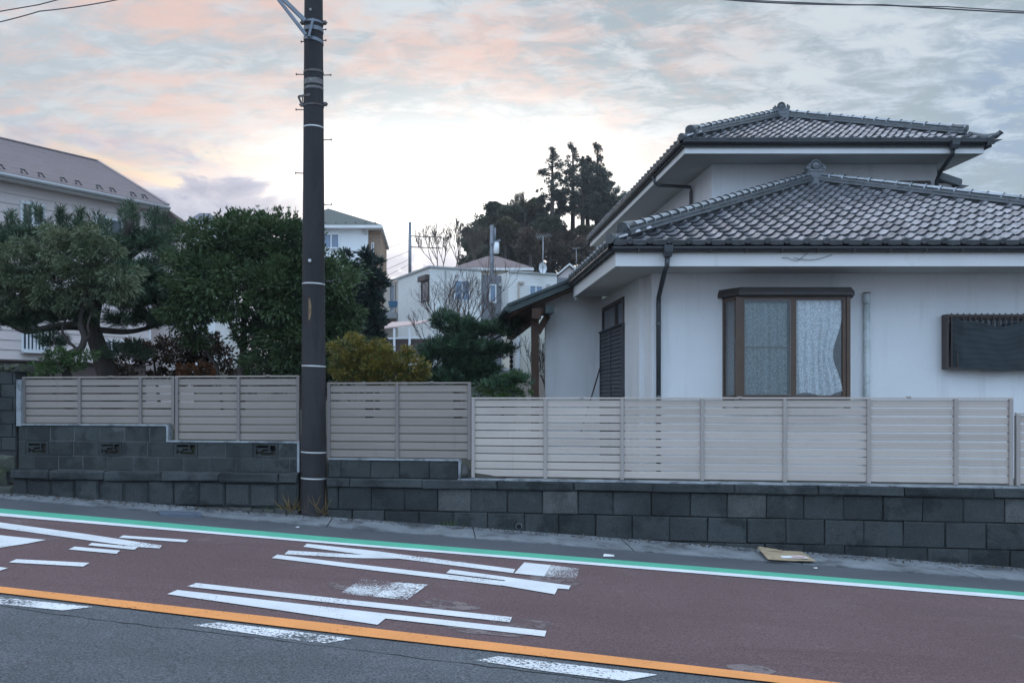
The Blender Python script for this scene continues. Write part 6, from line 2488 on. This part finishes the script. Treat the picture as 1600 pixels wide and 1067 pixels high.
# --- bare trees
def bare(root, base, d, length, r, depth, spread=.55, rmin=.006, m='twig', trop=.12, seed=0):
    rnd = random.Random(seed)
    mb = MB()

    def grow(p, d, L, r, k):
        n = 4
        pts = [p]
        for i in range(n):
            d = (d + Vector((rnd.uniform(-.14, .14), rnd.uniform(-.14, .14), rnd.uniform(-.08, .14)))).normalized()
            p = p + d * L / n
            pts.append(p)
        r2 = max(rmin, r * .62)
        mb.tube(pts, [r + (r2 - r) * i / n for i in range(n + 1)], 5 if k > 2 else 3, 0, False)
        if k <= 0:
            return
        for i in range(rnd.choice((2, 3, 3))):
            q = pts[rnd.choice((2, 3, 4, 4))]
            s = Vector((rnd.uniform(-1, 1), rnd.uniform(-1, 1), rnd.uniform(-.35, .8))) * spread
            grow(q, (d + s + Vector((0, 0, trop))).normalized(), L * rnd.uniform(.62, .85), r2, k - 1)

    grow(Vector(base), Vector(d).normalized(), length, r, depth)
    return mb.build('branches', M[m], root)


Yb = 27
tb = plant('bare_tree', 'bare leafless tree with fine twigs in front of the flat roofed house', (P(722, 620, Yb).x, Yb, .9))
for k, (x, y, dx, L) in enumerate(((722, 575, -.1, 1.1), (722, 575, .45, 1.0), (724, 575, -.8, 1.0), (726, 575, .1, 1.15), (735, 570, .9, .8), (715, 575, -1.1, .8))):
    bare(tb, P(x, y, Yb), (dx, .1, 1), L, .034, 5, .6, .0045, seed=k + 3)
limb(tb, [P(722, 640, Yb), P(722, 574, Yb)], .09, .06, 'twig', n=8)
tb2 = plant('bare_shrub', 'leafless twiggy shrub between the porch post and the wing wall', (P(848, 620, 20).x, 20, .6), 'shrub')
for k in range(5):
    bare(tb2, P(846 + k * 2.2, 640, 20), (random.uniform(-.4, .3), 0, 1), .62, .014, 4, .5, .004, seed=40 + k)
Yh0 = 76
for i, (x, y0, hgt, lab, dx) in enumerate(((688, 432, 2.9, 'leftmost pale bare tree on the skyline beside the steel mast', -.15), (712, 428, 3.3, 'tallest pale bare tree on the skyline left of the wooded hill', .05), (736, 425, 2.4, 'small pale bare tree against the left edge of the wood', .2), (802, 352, 2.0, 'thin bare tree poking above the rounded wood', .0), (822, 345, 2.3, 'slim bare tree just left of the tall pines', .05))):
    Yh = Yh0 if x < 780 else 104
    tr0 = plant('bare_tree', lab, (P(x, y0, Yh).x, Yh, P(x, y0, Yh).z - 3), group='bare trees on the skyline')
    limb(tr0, [P(x, y0 + 60, Yh), P(x, y0, Yh)], .13, .08, 'bark_pale', n=6)
    for k in range(3):
        bare(tr0, P(x, y0, Yh), (dx + random.uniform(-.55, .55), 0, 1), hgt * .5, .06, 5, .5, .014, 'bark_pale', .2, seed=70 + i * 5 + k)

# --- wooded hill
hillg = 'broad trees on the wooded hill'
broad = [  # px, py, rx, ry, material, label
    (742, 396, 24, 22, 'hill_dark', 'dark ivy green tree at the left foot of the wood'),
    (733, 415, 16, 14, 'hill_dark', 'lowest dark tree at the left foot of the wood'),
    (762, 352, 27, 24, 'hill_dark', 'dome shaped dark tree at the upper left shoulder of the wood'),
    (757, 378, 24, 22, 'hill_olive', 'olive green tree under the dome shaped tree'),
    (800, 336, 24, 16, 'hill_dark', 'dark tree on the hill crest right of the dome shaped tree'),
    (790, 365, 26, 26, 'hill_olive', 'olive tree in the middle of the wood left part'),
    (800, 388, 26, 20, 'hill_dark', 'dark tree above the red shingle roof'),
    (825, 352, 22, 20, 'hill_dark', 'dark tree on the crest at the foot of the tall pines'),
    (830, 380, 26, 24, 'hill_rust', 'rusty brown tree behind the roof aerial'),
    (852, 350, 20, 20, 'hill_dark', 'dark tree below the leftmost tall pine'),
    (860, 376, 24, 20, 'hill_rust', 'rusty tree right of the roof aerial mast'),
    (888, 374, 22, 14, 'hill_rust', 'rust red tree at the feet of the tall pines'),
    (915, 392, 26, 24, 'hill_rust', 'autumn brown tree above the small gabled house'),
    (925, 372, 14, 12, 'hill_rust', 'brightest orange brown tree beside the tiled eave'),
    (880, 400, 26, 18, 'hill_olive', 'olive undergrowth tree above the pink gable'),
    (948, 340, 22, 26, 'hill_dark', 'dark evergreen directly left of the upper tiled eave'),
    (965, 320, 16, 20, 'hill_dark', 'loose evergreen touching the upper tiled eave'),
    (778, 330, 24, 16, 'hill_dark', 'dark rounded tree on the crest between the dome and the crest trees'),
    (733, 372, 16, 18, 'hill_dark', 'dark tree under the left edge of the dome shaped tree'),
    (842, 326, 18, 18, 'hill_dark', 'dark crest tree just left of the leftmost tall pine'),
    (858, 352, 26, 20, 'hill_dark', 'dark tree filling the gap under the leftmost tall pine'),
    (918, 362, 22, 10, 'hill_olive', 'low olive tree between the feet of the tall pines'),
    (820, 328, 20, 14, 'hill_olive', 'pale olive tree on the crest behind the aerial'),
    (775, 405, 26, 16, 'hill_rust', 'brown tree directly behind the service pole'),
    (980, 345, 20, 22, 'hill_dark', 'dark evergreen hugging the rise of the tiled eave'),
    (825, 402, 22, 14, 'hill_olive', 'yellow olive bush beside the satellite dish')]
for i, (x, y, rx, ry, m, lab) in enumerate(broad):
    Yw = 86 + (i % 4) * 1.6 + (y < 360) * 4
    r0 = plant('broadleaf_tree', lab, (P(x, y + ry, Yw).x, Yw, P(x, y + ry + 18, Yw).z), group=hillg)
    cl = [px_clump(x, y, rx * .75, ry * .75, Yw, .8)]
    for k in range(6):
        a = random.uniform(0, 6.28)
        cl.append(px_clump(x + math.cos(a) * rx * .55, y + math.sin(a) * ry * .5, rx * .48, ry * .48, Yw + random.uniform(-1, 1), .8))
    crown(r0, cl, int(rx * ry * 13), .24, .15, M[m], sub=30, subr=.36, inner=.3)
    limb(r0, [P(x, y + ry + 22, Yw), P(x + random.uniform(-3, 3), y + ry * .2, Yw), P(x + random.uniform(-5, 5), y - ry * .5, Yw)], .22, .05, n=6)
# undergrowth joining them
und = []
for k in range(64):
    x = random.uniform(735, 970)
    y = random.uniform(376, 450)
    und.append(px_clump(x, y, 18, 12, 92 + random.uniform(-2, 3), .9))
for m, seed_n in (('hill_dark', 7000), ('hill_rust', 5000)):
    p, d = crown_points(und[::2] if m == 'hill_dark' else und[1::2], int(seed_n * 2.4), 14, .45, .3)
    V, F = leaf_quads(p, d + unit(len(d)) * .5, .27, .17)
    o = bpy.data.objects.new('undergrowth', np_mesh('undergrowth', V, F, M[m]))
    link(o)
    tag(o, kind='stuff')

# tall pines: bare trunks with tiers of foliage
pg_ = 'tall pines on the hill top'
tall = [  # trunk px, foot py, top py, half width, first tier, density, label
    (862, 374, 232, 20, 285, .45, 'leftmost tall pine on the hill with a loose ragged top'),
    (874, 372, 300, 14, 310, .9, 'shorter dense pine just right of the leftmost tall pine'),
    (894, 378, 228, 16, 300, .55, 'tall pine with the highest narrow pointed top'),
    (910, 376, 252, 18, 300, 1.1, 'tall pine with a dense dark middle in the centre of the group'),
    (919, 378, 248, 16, 315, 1.1, 'dense dark tall pine right of the centre of the group'),
    (932, 380, 228, 17, 300, .55, 'tall pine with loose airy top on the right of the group'),
    (938, 382, 262, 18, 320, 1.2, 'rightmost dense pine with layered dark foliage'),
    (952, 384, 270, 20, 300, .35, 'thin airy pine at the right end of the tall group')]
for i, (x, yf, yt, hw, y1_, dens, lab) in enumerate(tall):
    Yp = 90 + (i % 3) * 1.5
    r0 = plant('tall_pine', lab, (P(x, yf, Yp).x, Yp, P(x, yf + 10, Yp).z), group=pg_)
    limb(r0, [P(x, yf + 25, Yp), P(x + random.uniform(-2, 2), (yf + yt) / 2, Yp), P(x + random.uniform(-2, 2), yt + 4, Yp)], .30, .06, n=6, name='trunk')
    cl = []
    lb = MB()
    y = yt + 2
    while y < min(yf - 38, y1_ + 34):
        t = (y - yt) / max(1, (y1_ + 26 - yt))
        w = hw * (.22 + 1.0 * min(1, t * 1.7)) * (1 if t < .8 else .75)
        for q in range(3 if dens > .8 else 2):
            off = random.uniform(-1, 1) * w
            c = px_clump(x + off, y + random.uniform(-4, 4), max(2.4, w * random.uniform(.18, .40)), random.uniform(2.2, 4.6) * (.8 + .35 * dens), Yp + random.uniform(-1, 1) * w * .05, 1.0)
            cl.append(c)
            lb.tube([P(x, y + 5, Yp), P(x + off * .5, y + 3, Yp), Vector(c[:3])], [.07, .05, .02], 4, 0, False)
        y += random.uniform(3.6, 6.5)
    cl.append(px_clump(x, yt + 3, 3, 4, Yp))
    lb.build('boughs', M['bark'], r0)
    crown(r0, cl, int(6500 * dens + 2400), .21, .07, M['hill_pine'], up=.25, sub=9, subr=.75, inner=.1)

# --- weeds at the foot of the pole and the wall
def tuft(label, px, py, n, h, m='straw'):
    p = G(px, py)
    p = Vector((p.x, wall_y(p.x) - .02, road_z(p.x) + .03))
    b = np.array(p) + rng.normal(size=(n, 3)) * np.array([.07, .02, .0])
    d = rng.normal(size=(n, 3)) * np.array([.7, .35, .2]) + np.array([0, -.15, 1])
    V, F = leaf_quads(b, d, h, .010, .5, 0)
    o = bpy.data.objects.new('weed_tuft', np_mesh('weed_tuft', V, F, M[m]))
    link(o)
    tag(o, label, 'weeds')


tuft('dry yellow weed tuft in the corner right of the utility pole foot', 500, 806, 46, .30)
tuft('dry weed tuft in the corner left of the utility pole foot', 464, 802, 40, .26)
tuft('thin grass blades at the wall foot left of the utility pole', 440, 800, 24, .20, 'leaf_bright')
tuft('small green weed growing in the gutter by the retaining wall', 702, 824, 26, .09, 'leaf_bright')


# fallen leaves and grit gathered at the wall foot
n = 1500
xs = rng.uniform(-8.5, 8.5, n)
off = np.abs(rng.normal(size=n)) * .10 + .012
pts = np.stack([xs, 12.2 - .17 * xs - .04 - off, SLOPE * xs + .036 - off * .04], 1)
dirs = unit(n)
dirs[:, 2] *= .25
V, F = leaf_quads(pts, dirs, .035, .022, .7, .0)
o = bpy.data.objects.new('leaf_litter', np_mesh('leaf_litter', V, F, mat('leaf_litter', (.09, .075, .06), .95, .5, 40, c2=(.20, .19, .18), c2scale=30)))
link(o)
tag(o, kind='stuff')

# ------------------------------------------------------------------ thin evening haze
mb = MB()
mb.box(-440, 440, -340, 1330, -9, 34)
hz = bpy.data.materials.new('haze')
hz.use_nodes = True
hn = hz.node_tree.nodes
hn.remove(hn['Principled BSDF'])
pv = hn.new('ShaderNodeVolumePrincipled')
pv.inputs['Color'].default_value = (.88, .91, .96, 1)
pv.inputs['Density'].default_value = HAZE_DENSITY
pv.inputs['Anisotropy'].default_value = .2
hz.node_tree.links.new(pv.outputs[0], hn['Material Output'].inputs['Volume'])
o = mb.build('haze', hz)
tag(o, kind='stuff')
